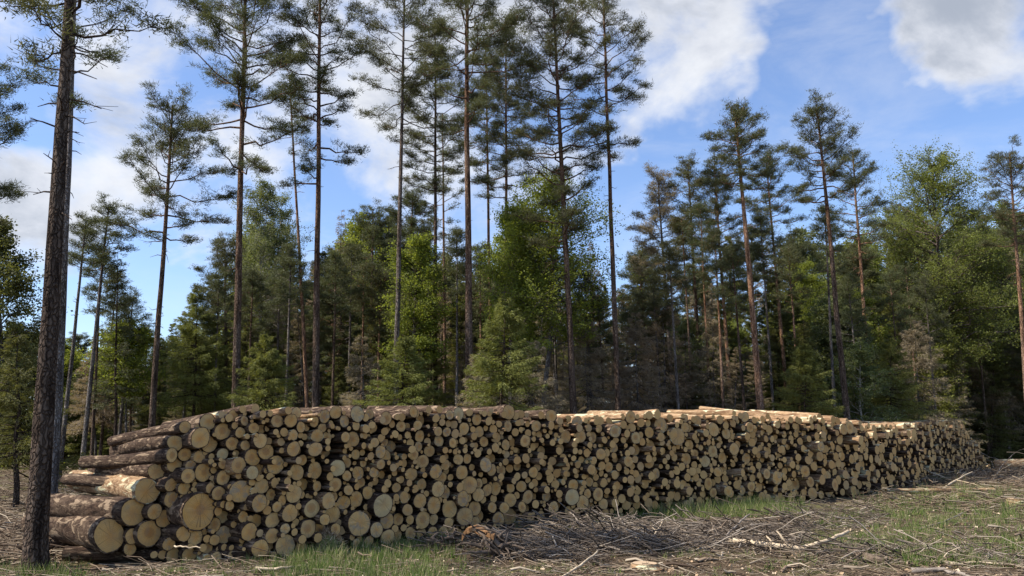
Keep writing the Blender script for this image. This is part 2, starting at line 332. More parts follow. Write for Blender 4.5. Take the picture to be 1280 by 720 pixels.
# ------------------------------------------------------------------ the log pile
# cut ends read off the photograph, one line per close view: (x0, y0, px per unit): centre x, centre y, height
RAW = [
 (180, 500, 7.2, "275 388 150,353 247 115,455 348 180,585 195 147,722 280 150,622 397 146,802 390 125,863 293 100,900 187 90,897 82 72,1040 65 85,1020 140 70,1060 160 50,977 255 105,1077 255 90,1030 370 130,1112 327 52,915 408 95,860 485 76,977 517 152,1110 467 145,207 507 120,380 492 125,508 513 115,620 510 66,720 490 105,700 572 92,815 588 155,940 652 118,1050 625 105,298 592 140,425 603 105,545 652 165,155 645 152,355 710 140,718 700 135"),
 (40, 600, 7.2, "1035 100 228,895 290 240,670 495 285,1050 485 225,960 500 140,895 625 112"),
 (180, 600, 7.2, "235 45 120,360 30 130,555 72 100,645 117 130,275 178 160,370 125 65,465 278 315,858 100 220,1070 55 148,1000 203 160,85 283 138,232 355 155,315 478 138,452 515 155,225 575 120,95 675 70,185 680 85,300 685 130,425 680 130,750 228 90,815 250 75,765 343 120,905 243 62,900 333 105,960 345 55,1108 272 85,1053 375 130,665 412 130,835 405 62,528 445 50,555 465 60,770 502 170,930 465 165,1033 478 70,650 542 95,1003 608 170"),
 (320, 500, 7.2, "185 190 120,310 185 124,235 105 75,415 243 100,540 190 110,637 145 125,810 190 115,895 232 85,965 260 80,1040 130 100,985 155 70,718 212 64,668 237 50,762 257 38,1085 255 86,252 290 85,325 315 95,165 290 55,103 325 54,143 367 75,235 375 80,108 467 140,205 583 186,320 440 142,463 330 64,553 322 120,668 333 96,770 335 100,878 353 130,400 392 60,235 455 55,345 545 70,420 540 95,375 650 142,505 445 135,605 435 58,570 515 90,705 453 140,535 633 156,718 612 160,835 565 106,805 680 100,785 415 44,808 458 52,865 438 40,915 490 95,978 475 62,948 413 60,1040 378 90,1105 345 75,1100 467 120,785 520 48,915 570 40,990 565 90,940 660 130,1090 580 90,1055 648 95,45 622 100"),
 (320, 600, 7.2, "170 25 85,280 15 80,480 45 116,573 57 100,700 40 126,178 135 110,353 125 172,818 90 95,915 62 64,985 35 90,807 203 135,918 172 150,715 152 90,620 185 145,493 145 44,497 262 165,705 310 156,563 348 105,300 298 165,205 245 95,100 270 86,132 500 136,167 365 145,257 437 95,333 415 50,335 465 66,265 590 186,455 435 160,598 440 130,905 380 240,1010 315 120,1050 440 140,1100 245 200,1000 545 95,880 565 90,1015 120 120,1090 120 46,1130 75 62"),
 (460, 500, 7.2, "165 165 124,245 220 70,300 235 104,160 283 76,237 308 76,345 315 70,300 335 54,165 380 92,195 507 130,258 412 105,330 440 74,393 388 86,460 425 90,420 485 106,475 330 108,415 335 45,447 220 95,500 185 108,570 165 82,525 90 70,630 85 70,712 138 90,835 120 115,585 287 90,650 205 70,678 295 90,725 215 68,775 220 88,762 303 86,865 258 116,640 365 110,728 385 90,790 378 50,845 365 74,890 360 54,1000 285 104,1050 190 80,1100 165 44,1110 265 86,1115 100 58,910 180 40,1040 375 98,570 460 116,650 447 66,690 480 50,640 533 80,695 585 95,800 533 100,895 528 95,850 452 60,885 420 45,940 405 50,760 465 55,970 480 76,1062 462 60,1130 430 90,505 555 125,575 640 140,270 518 44,325 510 60,297 567 50,355 570 75,293 628 45,395 670 130,475 670 54,250 650 68,210 610 80,172 700 75,690 695 90,820 650 130,893 605 40,930 660 50,1030 590 136,1090 620 118,1080 520 50"),
 (460, 600, 7.2, "175 15 80,270 70 95,500 45 105,595 78 146,437 77 78,125 75 65,170 85 44,185 145 65,200 218 70,255 255 105,330 265 108,325 155 105,403 157 54,475 190 130,565 222 150,715 118 118,820 165 130,805 60 85,900 50 165,970 120 116,1085 90 105,1052 178 75,1095 245 90,745 265 166,890 215 58,955 260 130,860 320 166,155 350 156,300 360 110,390 360 90,500 360 166,597 357 110,975 375 90,230 435 75,335 430 70,153 498 140,278 500 112,385 480 120"),
 (600, 500, 7.2, "255 110 136,110 105 60,365 140 80,405 130 85,530 135 75,155 218 65,327 208 60,378 200 60,430 217 55,245 235 95,310 290 80,505 235 105,600 232 80,690 190 70,760 220 85,897 200 110,150 335 105,232 405 105,378 368 110,430 300 70,125 430 90,445 350 50,450 390 44,490 350 45,497 422 75,555 400 70,545 312 65,605 325 50,632 290 44,680 315 50,710 270 55,785 330 116,905 328 116,630 385 64,700 372 60,992 255 75,960 185 50,1035 195 60,1090 260 80,1040 335 105,1095 360 64,880 400 54,995 410 60,755 437 96,620 460 95,682 457 75,830 457 62,880 470 50,940 480 80,1055 485 110,465 490 50,418 455 45,335 450 55,295 475 44,335 510 50,150 525 90,70 520 45,285 545 80,395 530 85,370 595 90,545 510 84,510 550 55,570 565 60,662 550 86,765 520 75,830 525 54,920 530 65,1000 545 70,875 580 65,790 605 85,620 608 60,213 633 105,285 615 80,460 650 105,525 610 75,580 650 65,158 690 70,325 690 75,387 675 70,710 660 85,740 585 45,945 620 95,1020 645 75,1085 590 80,815 670 50,870 680 50,925 690 55,535 700 75,630 700 85,1100 660 60,1060 700 64"),
 (600, 600, 7.2, "75 90 105,145 80 118,140 170 80,270 60 95,255 25 60,370 57 102,515 15 80,505 85 50,548 85 70,592 60 80,688 42 82,755 20 50,835 45 105,940 45 65,680 120 80,765 143 146,603 150 96,520 155 80,428 152 116,330 145 64,270 185 130,335 240 95,200 240 105,155 350 130,282 330 150,430 260 90,630 240 112,605 350 108,690 345 96,775 280 90,770 365 50,885 205 136,835 270 45,1032 125 120,1090 210 100,1140 140 50,1110 25 80,960 320 75,1040 310 70,1130 300 80,730 225 50,900 300 60"),
 (740, 500, 7.2, "325 155 105,265 220 80,165 185 60,430 205 85,575 150 85,610 225 145,600 110 50,680 245 80,740 165 75,860 165 80,905 175 60,975 185 90,1120 180 86,1085 265 125,820 250 95,890 255 78,750 325 162,505 290 110,570 330 90,515 215 70,85 270 95,150 275 128,215 290 64,35 335 105,300 305 75,375 340 105,325 390 70,280 360 60,440 380 70,540 405 95,625 385 55,655 335 45,675 380 45,215 430 90,140 390 75,50 485 100,410 450 108,470 445 55,595 450 50,660 460 70,715 480 55,505 490 75,455 535 75,530 575 90,490 610 75,640 550 60,750 515 70,705 560 60,780 470 60,835 445 50,905 400 105,925 330 55,970 365 60,1035 380 62,990 430 55,1080 460 105,950 490 90,862 530 110,1025 553 105,930 585 78,1105 565 60,295 553 95,240 605 75,155 605 95,80 580 75,130 540 60,180 500 60,235 530 60,365 595 65,300 640 60,800 600 80,745 635 80,605 660 90,695 665 70,885 640 85,1100 650 90,1015 680 80,830 690 70,20 640 75,50 690 60,95 665 60,565 540 50"),
 (880, 500, 7.2, "180 305 105,215 445 112,170 515 108,290 470 105,380 525 105,425 390 85,270 210 70,325 255 60,390 245 90,450 180 62,350 330 72,260 330 60,485 360 65,545 350 60,415 450 75,510 430 55,580 455 70,700 445 72,585 265 80,520 240 60,655 370 65,720 375 60,860 435 65,912 447 65,965 420 92,900 300 52,980 325 70,930 350 60,865 510 66,1010 505 90,985 245 60,945 240 60,670 500 60,590 520 60,690 185 55,745 180 60,800 175 60,845 190 60,890 190 60,270 575 60,630 570 80,570 150 60,330 140 62,270 120 50,1000 165 55,1060 150 60,1110 170 70"),
 (880, 580, 5.76, "175 30 75,230 65 60,285 45 50,340 40 56,490 95 100,75 65 75,25 140 85,80 135 55,122 110 65,175 105 60,235 155 65,265 185 75,118 190 75,60 205 70,175 210 65,238 255 65,300 257 55,325 160 70,405 165 66,410 235 72,440 245 70,430 75 72,410 110 50,560 160 60,610 135 60,500 180 48,490 250 45,580 250 50,695 145 95,745 130 80,765 210 90,705 50 90,850 145 85,910 190 100,820 220 60,960 175 55,1055 190 70,1100 190 55,1005 150 70,1040 110 60,880 90 80,800 110 70,950 60 50,1010 70 60,1075 70 70"),
 (1020, 500, 7.2, "30 250 85,110 170 70,150 175 70,205 265 95,270 250 115,205 190 70,380 330 95,430 410 75,500 450 85,290 530 90,250 400 60,390 450 65,85 440 80,100 340 70,15 365 70,400 520 80,330 620 80,545 330 75,520 265 85,60 255 60,150 420 70,200 440 70,215 660 80,100 580 80,270 680 60,420 640 60,640 600 85,670 540 70,600 510 70,850 300 80,980 240 60,1080 290 70,1030 260 60,940 500 65"),
]
BASE = [(100, 707), (232, 703), (350, 697), (481, 681), (640, 660), (700, 655), (921, 631), (1013, 625), (1071, 619), (1140, 606), (1200, 592), (1236, 586)]
TOP = [(232, 545), (262, 518), (300, 512), (330, 512), (400, 514), (460, 516), (540, 512), (600, 512), (660, 514), (700, 521), (770, 519), (860, 519), (960, 520), (1040, 522), (1070, 527), (1100, 532), (1140, 530), (1180, 526), (1202, 527), (1212, 545), (1224, 565), (1234, 582)]
bpts = [gp(*b) for b in BASE]; SC = 1.0
def path_at(ratio):
    """point of the pile's front line whose X/Y is ratio"""
    rs = [p[0] / p[1] for p in bpts]; k = min(max(int(np.searchsorted(rs, ratio)), 1), len(rs) - 1); a, b = bpts[k - 1], bpts[k]
    d = b - a; t = (ratio * a[1] - a[0]) / (d[0] - ratio * d[1]); return a + d * t
def surf(px, py):
    r = ray(px, py); p = path_at(r[0] / r[1]); return np.array([p[0], p[1], EYE + r[2] / r[1] * p[1]])
PHI = [(100, 47), (250, 46), (420, 44), (560, 38), (700, 29), (900, 27), (1050, 29), (1100, 36), (1236, 42)]
def phi(px): return math.radians(np.interp(px, [a for a, b in PHI], [b for a, b in PHI]))
def aspect(px): f = phi(px); return max(.35, math.cos(f) - math.sin(f) * (px - 640) / F)
circ = []
for x0, y0, k, s in RAW:
    for t in s.split(','):
        a, b, h = map(float, t.split()); circ.append([x0 + a / k, y0 + b / k, h / k / 2 * .97])
# drop near duplicates
keep = []
for c in circ:
    if all(math.hypot(c[0] - d[0], c[1] - d[1]) > .55 * max(c[2], d[2]) for d in keep): keep.append(c)
fixed_n = len(keep)
P = np.array(keep)
def relax(P, it, pull=.5, shrink=True):
    org = P[:, :2].copy()
    for _ in range(it):
        A = np.array([aspect(x) for x in P[:, 0]]); dx = (P[:, None, 0] - P[None, :, 0]) / ((A[:, None] + A[None]) / 2); dy = P[:, None, 1] - P[None, :, 1]
        d = np.sqrt(dx * dx + dy * dy) + 1e-6; s = P[:, None, 2] + P[None, :, 2]; ov = np.clip(s - d, 0, None); np.fill_diagonal(ov, 0)
        wgt = P[None, :, 2] ** 2 / (P[:, None, 2] ** 2 + P[None, :, 2] ** 2)
        P[:, 0] += (ov * wgt * dx / d).sum(1) * pull * A; P[:, 1] += (ov * wgt * dy / d).sum(1) * pull
        P[:, :2] += (org - P[:, :2]) * .06
        if shrink and _ > it * .5: P[:, 2] *= 1 - .02 * np.clip(ov.max(1) / P[:, 2], 0, 1)
    return P
P = relax(P, 26)
# fill the gaps the close views do not list with smaller logs
tx, ty = [a for a, b in TOP], [b for a, b in TOP]; bxs, bys = [a for a, b in BASE], [b for a, b in BASE]
frg = np.random.default_rng(11)
def fill(P, n, rmin_m, rmax_m, x0, x1, slack):
    P = list(map(list, P)); A = [aspect(p[0]) for p in P]
    arr = np.array(P); cell = {}
    def put(i):
        cell.setdefault(int(P[i][0] // 16), []).append(i)
    for i in range(len(P)): put(i)
    cnt = 0
    for _ in range(n):
        x = frg.uniform(x0, x1); t = np.interp(x, tx, ty); b = np.interp(x, bxs, bys); y = frg.uniform(t + 1, b - 1)
        D = path_at((x - 640) / F)[1]; pm = F / D; rmin, rmax = rmin_m * pm, rmax_m * pm; asp = aspect(x)
        r = min(rmax, b - y + .8, y - t + 1.5)
        if r < rmin: continue
        ok = True
        for c in (int(x // 16) - 1, int(x // 16), int(x // 16) + 1):
            for i in cell.get(c, ()):
                p = P[i]; d = math.hypot((p[0] - x) / asp, p[1] - y) - p[2]
                if d + slack * pm < r: r = d + slack * pm
                if r < rmin: ok = False; break
            if not ok: break
        if ok: P.append([x, y, r]); put(len(P) - 1); cnt += 1
    return np.array(P)
P = fill(P, 5000, .075, .13, 1000, 1236, .008)
P = fill(P, 6000, .05, .10, 232, 1236, .008)
P = fill(P, 9000, .028, .06, 232, 1236, .009)
xt = 300.0
while xt < 1195:
    xt += frg.uniform(9, 42) * (1 if xt < 900 else .6); t_ = np.interp(xt, tx, ty); r_ = frg.uniform(.065, .135) * F / path_at((xt - 640) / F)[1]
    y_ = t_ + r_ * frg.uniform(.0, .75); dd_ = np.hypot((P[:, 0] - xt) / aspect(xt), P[:, 1] - y_)
    if (dd_[:fixed_n] < .8 * (P[:fixed_n, 2] + r_)).any(): continue
    P = np.vstack([P[(dd_ > .75 * (P[:, 2] + r_)) | (np.arange(len(P)) < fixed_n)], [xt, y_, r_]])
print('logs', len(P), fixed_n)
# world data of each log
LOGS = []
lrg = np.random.default_rng(5)
for i, (x, y, r) in enumerate(P):
    p = surf(x, y); D = p[1]; rad = r * D / F / .985
    f = phi(x) + lrg.normal(0, R(5) if rad < .12 else R(3)); ti = lrg.normal(0, R(2.0))
    if x < 450: ti = -.095 * (620 - y) / 110 * min(1, (450 - x) / 110) + lrg.normal(0, .01) if y < 620 else lrg.normal(0, .012)
    ax = np.array([-math.sin(f) * math.cos(ti), math.cos(f) * math.cos(ti), math.sin(ti)])
    out = lrg.normal(0, .085) + (.04 if rad > .12 else -.01) + (lrg.uniform(.05, .22) if x > 650 and lrg.random() < .10 else 0)
    p = p - ax * out
    if p[2] < rad * .6: p[2] = rad * .6
    LOGS.append(dict(p=p, r=rad, ax=ax, px=x, py=y, rp=r, L=lrg.uniform(2.15, 2.55) if x < 240 and y < 600 else lrg.uniform(2.5, 2.9)))
LANE = [L_ for L_ in LOGS]
# log meshes: unit radius, axis +Z from the cut face at z = 0 backwards to z = 1
def log_shape(rg, n=18, lump=.03, rings=9, bend=.0):
    an = np.linspace(0, 2 * np.pi, n, endpoint=False)
    prof = 1 + lump * sum(rg.normal() / k * np.cos(k * an + rg.uniform(0, 6.28)) for k in (2, 3, 4, 5, 7))
    zs = np.linspace(0, 1, rings); ph = rg.uniform(0, 6.28); off = bend * np.sin(zs * np.pi)
    v = []
    for j, z in enumerate(zs):
        rr = prof * (1 - .10 * z) * (1 + rg.normal(0, .03 if j else .008, n) + (.02 if 0 < j < rings - 1 else 0) + (rg.random(n) < .06) * (.12 if 0 < j < rings - 1 else 0)); 
        v.append(np.stack([rr * np.cos(an) + off[j] * math.cos(ph), rr * np.sin(an) + off[j] * math.sin(ph), np.full(n, z)], 1))
    return an, v
def log_meshes(rg, name, n=18, lump=.03, bend=.35, rough=0):
    an, v = log_shape(rg, n, lump, 13, bend); b = Acc()
    V = np.concatenate(v); i = np.arange(12)[:, None] * n; j = np.arange(n)[None]; j2 = (j + 1) % n
    q = np.stack([i + j, i + n + j, i + n + j2, i + j2], -1).reshape(-1, 4); b.add(V, q=q, m=0)
    # bark lip standing proud of the wood and the far cut end
    rin = v[0] * np.array([.93, .93, 1]); b.add(np.vstack([v[0], rin]), q=np.stack([j[0], j2[0], n + j2[0], n + j[0]], -1), m=0, sm=False)
    c = np.array([[0, 0, 1.]]) + np.array([v[-1].mean(0)[0], v[-1].mean(0)[1], 0])
    b.add(np.vstack([v[-1], c]), t=np.stack([j[0], j2[0], np.full(n, n)], -1)[:, ::-1], m=1, sm=False)
    fa = Acc(); r1 = v[0] * np.array([.965, .965, 1]); mid = v[0] * np.array([.55, .55, 1])
    fz = rg.normal(0, .0004 + rough * .0006, n); r1[:, 2] += .0006; mid[:, 2] += -.001 + fz; ce = np.array([[rg.normal(0, .03), rg.normal(0, .03), -.0015]])
    fa.add(np.vstack([r1, mid, ce]), q=np.stack([j[0], n + j[0], n + j2[0], j2[0]], -1), t=np.stack([n + j[0], np.full(n, 2 * n), n + j2[0]], -1), sm=False)
    fa.v[0] *= np.array([1, 1, 1])
    return b, fa
LM = []
for k in range(12):
    rg = np.random.default_rng(100 + k); lump = [.035, .05, .06, .085][k % 4]
    b, fa = log_meshes(rg, 'log', 18, lump)
    LM.append((b.mesh('log_bark', [M['log_bark'], M['face']]), b.mesh('log_bark_pale', [M['log_pale'], M['face']]), fa.mesh('log_face', [M['face']])))
rgx = np.random.default_rng(900); RB, RF = log_meshes(rgx, 'rough', 20, .09, .2, 1.5); ROUGH = (RB.mesh('log_bark', [M['log_bark'], M['face']]), None, RF.mesh('log_face_rough', [M['face']]))
def orient(ax, roll):
    z = Vector(ax).normalized(); qn = z.to_track_quat('Z', 'Y'); return (qn.to_matrix() @ Matrix.Rotation(roll, 3, 'Z')).to_4x4()
order = sorted(range(len(LOGS)), key=lambda i: -LOGS[i]['rp'])
# tallest trunks behind the pile, used only to word labels
MARKS = [(235, 'at the stepped end beside the thick bole'), (345, 'below the first tall pine behind'), (445, 'below the second tall pine behind'), (520, 'below the third tall pine behind'),
         (566, 'below the slim dark fourth pine'), (625, 'below the fifth pine, straightest behind'), (700, 'between the fifth and sixth tall pines'), (745, 'below the tilting sixth tall pine'),
         (815, 'below the slender seventh tall pine'), (900, 'below the thin pines behind'), (975, 'below the bright orange pine trunk'), (1020, 'just past the bright orange trunk'),
         (1075, 'below the last pine rising behind'), (1100, 'where the pile steps down'), (1170, 'in the low far stack'), (1300, 'at the tapering far end')]
ORD = ['largest', 'second largest', 'third largest', 'fourth largest', 'fifth largest', 'sixth largest', 'seventh largest', 'eighth largest', 'ninth largest', 'tenth largest', 'eleventh largest', 'twelfth largest', 'thirteenth largest', 'fourteenth largest', 'fifteenth largest']
BANDS = ['bottom', 'lower', 'middle', 'upper', 'top']
cells = {}
for i, lg in enumerate(LOGS):
    t = np.interp(lg['px'], tx, ty) if lg['px'] > 232 else 700 - (lg['px'] - 110) * 1.2; b = np.interp(lg['px'], bxs, bys)
    u = (b - lg['py']) / (b - t); band = min(4, max(0, int(u * 5)))
    sec = next(k for k, (m_, _) in enumerate(MARKS) if lg['px'] < m_); lg['cell'] = (sec, band); cells.setdefault((sec, band), []).append(i)
for k, v in cells.items():
    for rk, i in enumerate(sorted(v, key=lambda i: -LOGS[i]['rp'])): LOGS[i]['rank'] = rk
SPECIAL = {}
def near(px, py): return min(range(len(LOGS)), key=lambda i: math.hypot(LOGS[i]['px'] - px, LOGS[i]['py'] - py))
SPECIAL[near(244.6, 638.6)] = 'very thick log with a cracked, split cut face near the stepped end'
SPECIAL[near(133, 668.7)] = 'thickest bark-covered log, lowest of the stepped end, beside the nearest trunk'
SPECIAL[near(164, 640)] = 'thick dark log resting on the thickest log at the stepped end'
SPECIAL[near(183.8, 613.9)] = 'yellowish log with knotty bark, third step up at the stepped end'
SPECIAL[near(445.7, 652.8)] = 'lumpy log end with torn irregular outline above the mossy mound'
SPECIAL[near(612.8, 634)] = 'large tall log end low in the pile above the root stump'
SPECIAL[near(844, 545)] = 'biggest log end in the upper tier beneath the thin grey pines'
LSEP = set()
rough_ids = {near(445.7, 652.8), near(472.8, 634), near(244.6, 638.6)}
TOPS = set()
stuff = Acc()
N_BIG = 292
for rank, i in enumerate(order):
    lg = LOGS[i]; p, r, ax = lg['p'], lg['r'], lg['ax']; rg = np.random.default_rng(2000 + i)
    ytop = np.interp(lg['px'], tx, ty); topish = lg['py'] - lg['rp'] < ytop + 7
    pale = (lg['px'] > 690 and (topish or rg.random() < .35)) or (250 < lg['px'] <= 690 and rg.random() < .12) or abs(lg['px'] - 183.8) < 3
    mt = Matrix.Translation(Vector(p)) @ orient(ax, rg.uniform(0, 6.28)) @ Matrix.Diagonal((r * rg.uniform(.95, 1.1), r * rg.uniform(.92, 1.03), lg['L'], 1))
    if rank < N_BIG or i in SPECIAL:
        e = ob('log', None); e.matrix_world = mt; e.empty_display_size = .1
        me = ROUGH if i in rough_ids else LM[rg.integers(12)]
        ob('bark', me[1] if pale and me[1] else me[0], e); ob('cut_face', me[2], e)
        sec, band = lg['cell']; word = ORD[min(lg['rank'], 14)]
        lab = SPECIAL.get(i) or f"{word} log end in the {BANDS[band]} tier, {MARKS[sec][1]}"
        tag(e, lab, 'log', 'sawn logs in the long pile')
        if i == near(472.8, 634): e['label'] = 'tall pear-shaped log end beside the lumpy torn one'
    else:
        n = 9; an = np.linspace(0, 6.283, n, endpoint=False); pr = 1 + rg.normal(0, .03, n); m3 = np.array(mt)
        zs = [0, .03, .35, .7, 1]; vv = np.concatenate([np.stack([pr * np.cos(an) * (1 - .08 * z), pr * np.sin(an) * (1 - .08 * z), np.full(n, z)], 1) for z in zs])
        vv = np.c_[vv, np.ones(len(vv))] @ m3.T; jj = np.arange(n); j2 = (jj + 1) % n
        qq = np.concatenate([np.stack([k * n + jj, (k + 1) * n + jj, (k + 1) * n + j2, k * n + j2], -1) for k in range(4)])
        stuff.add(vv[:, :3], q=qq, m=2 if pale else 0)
        c0 = np.c_[np.stack([pr * np.cos(an) * .94, pr * np.sin(an) * .94, np.full(n, -.0012)], 1), np.ones(n)] @ m3.T
        stuff.add(np.vstack([c0[:, :3], c0[:, :3].mean(0)]), t=np.stack([jj, np.full(n, n), j2], -1), m=1, sm=False)
        ring = np.vstack([vv[:n, :3], c0[:, :3]]); stuff.add(ring, q=np.stack([jj, n + jj, n + j2, j2], -1), m=2 if pale else 0, sm=False)
tag(ob('smaller_logs', stuff.mesh('smaller_logs', [M['log_bark'], M['face_small'], M['log_pale']])), 'mass of smaller log ends filling the gaps of the pile', 'logs', None, 'stuff')
# bearers under the stepped end, lone logs elsewhere
def lone(p0, p1, r, label, pale=False, idx=0, name='log', cat='log'):
    p0, p1 = np.array(p0, float), np.array(p1, float); ax = p1 - p0; e = ob(name, None)
    e.matrix_world = Matrix.Translation(Vector(p0)) @ orient(ax, idx) @ Matrix.Diagonal((r, r, float(np.linalg.norm(ax)), 1))
    ob('bark', LM[idx][1 if pale else 0], e); ob('cut_face', LM[idx][2], e); tag(e, label, cat); return e
a0 = gp(57, 692); lone((a0[0], a0[1], .14), (a0[0] + .5, a0[1] + .45, .14), .10, 'short stubby log with a pale end facing away from the pile, by the nearest trunk', idx=2)
a0 = gp(80, 702); lone((a0[0], a0[1], .10), (a0[0] + 2.6, a0[1] + .25, .07), .095, 'dark bearer log lying lengthwise under the stepped end of the pile', idx=3)
a0 = gp(1244, 588); a1 = gp(1330, 590); lone((a0[0], a0[1], .27), (a1[0] + 2, a1[1] - .4, .27), .24, 'long fallen trunk lying beyond the tapering end of the pile', True, 5, 'fallen_trunk', 'tree trunk')
a0 = gp(1108, 618); a1 = gp(1243, 617); lone((a0[0], a0[1], .10), (a1[0], a1[1], .10), .075, 'long straight pale pole on the grass in front of the low far stack', True, 6, 'pole', 'pole')
a0 = gp(1198, 581); a1 = gp(1225, 584); lone((a0[0], a0[1] - .6, .34), (a1[0], a1[1] - 1.6, .3), .055, 'pale barkless stick poking out at the tapering far end', True, 7, 'stick', 'stick')
# ------------------------------------------------------------------ trees
def pine_mesh(seed, H, r0, cs, CR, dens=1.0, bark='bark_pine', mat='pine', deadlow=1.0, bw=.016, flat=False, tuft=.12, wander=.12, one_side=None, limb=.018):
    rg = np.random.default_rng(seed); t = Acc(); c = Acc()
    k = 16; zs = np.concatenate([[0, .008, .02, .045], np.linspace(.1, 1, 12)]); wx = np.cumsum(rg.normal(0, wander / k * 1.6, k)) * H * .05; wy = np.cumsum(rg.normal(0, wander / k * 1.6, k)) * H * .05
    wx -= np.linspace(0, wx[-1], k) ; wy -= np.linspace(0, wy[-1], k)
    tr = np.stack([wx, wy, zs * H - .15 * (zs == 0)], 1); rad = r0 * (1 - .78 * zs) ** .85; rad[:4] *= [1.7, 1.32, 1.14, 1.04]
    tube(t, tr, rad, 14, wob=.05, rg=rg)
    def tp(s): return np.array([np.interp(s, zs, tr[:, j]) for j in range(3)]), np.interp(s, zs, rad)
    nb = int(62 * dens * max(.6, (1 - cs) * H / 9)); pts = []; dirs = []
    az = rg.uniform(0, 6.28)
    for b in range(nb):
        u = (b + rg.uniform(0, 1)) / nb; s = cs + (1 - cs) * u * .985; o, tr_ = tp(s)
        az += 2.4 + rg.normal(0, .5); shape = math.sin((.18 + .70 * u) * math.pi) ** .6 * (1.08 - .15 * u)
        if u > .9: shape = max(shape, .25)
        if u < .25 and rg.random() < .35: continue
        Ln = CR * shape * rg.uniform(.5, 1.2)
        if one_side is not None and math.cos(az - one_side) < -.2: Ln *= .5
        el = R(-8 + 58 * u + rg.normal(0, 10)); up = rg.uniform(.05, .3)
        d0 = np.array([math.cos(az) * math.cos(el), math.sin(az) * math.cos(el), math.sin(el)])
        st = np.linspace(0, 1, 6)[:, None]; side = np.cross(d0, [0, 0, 1]) * rg.normal(0, .12)
        bp = o + d0 * Ln * st + np.array([0, 0, 1]) * Ln * up * (st ** 2 - .35 * st) + side * Ln * st ** 2
        bp[1:-1] += rg.normal(0, .03 * Ln, (4, 3)); tube(t, bp, np.linspace(min(tr_ * .5, .012 + limb * Ln), .006, 6), 4)
        ns = int(max(5, Ln * 10 * dens ** .4))
        for _ in range(ns):
            w = rg.uniform(.3, 1) ** .8 if u < .7 else rg.uniform(.1, 1); q0 = np.array([np.interp(w, st[:, 0], bp[:, j]) for j in range(3)])
            dd = d0 * .5 + rg.normal(0, .6, 3); dd[2] = abs(dd[2]) * .5 + .1; dd /= np.linalg.norm(dd); tl = Ln * (1.15 - w) * rg.uniform(.15, .42) + .12
            q1 = q0 + dd * tl; tube(t, [q0, q0 * .5 + q1 * .5 + rg.normal(0, .02, 3), q1], [.008, .006, .004], 3)
            for e in range(rg.integers(3, 6)):
                m_ = q0 + (q1 - q0) * rg.uniform(.35, 1.1) + rg.normal(0, [.08, .08, .045]); nn = 14
                pts.append(np.repeat(m_[None], nn, 0) + rg.normal(0, [.07, .07, .035], (nn, 3))); x = rg.normal(0, 1, (nn, 3)); x[:, 2] = x[:, 2] * .5 + .35; dirs.append(x + dd * .7)
    # bare dead limbs on the bole
    for b in range(int(12 * deadlow)):
        s = cs * rg.uniform(.45, 1.02); o, tr_ = tp(s); a_ = rg.uniform(0, 6.28); Ln = rg.uniform(.2, 1.0) * CR * .45 * (s / cs) ** 2; el = R(rg.uniform(-25, 25))
        d0 = np.array([math.cos(a_) * math.cos(el), math.sin(a_) * math.cos(el), math.sin(el)]); bp = [o, o + d0 * Ln * .5 + rg.normal(0, .05 * Ln, 3), o + d0 * Ln + np.array([0, 0, -.12 * Ln])]
        tube(t, bp, [.016, .011, .005], 4)
        for _ in range(rg.integers(0, 4)):
            q0 = bp[1] + (bp[2] - bp[1]) * rg.uniform(0, 1); q1 = q0 + (d0 + rg.normal(0, .5, 3)) * Ln * .35; tube(t, [q0, q1], [.006, .003], 3)
    pts = np.concatenate(pts); dirs = np.concatenate(dirs); blades(c, pts, dirs, tuft * rg.uniform(.7, 1.25, len(pts)), bw * 1.15, rg=rg)
    return t.mesh('pine_trunk', [M[bark]]), c.mesh('pine_crown', [M[mat]])
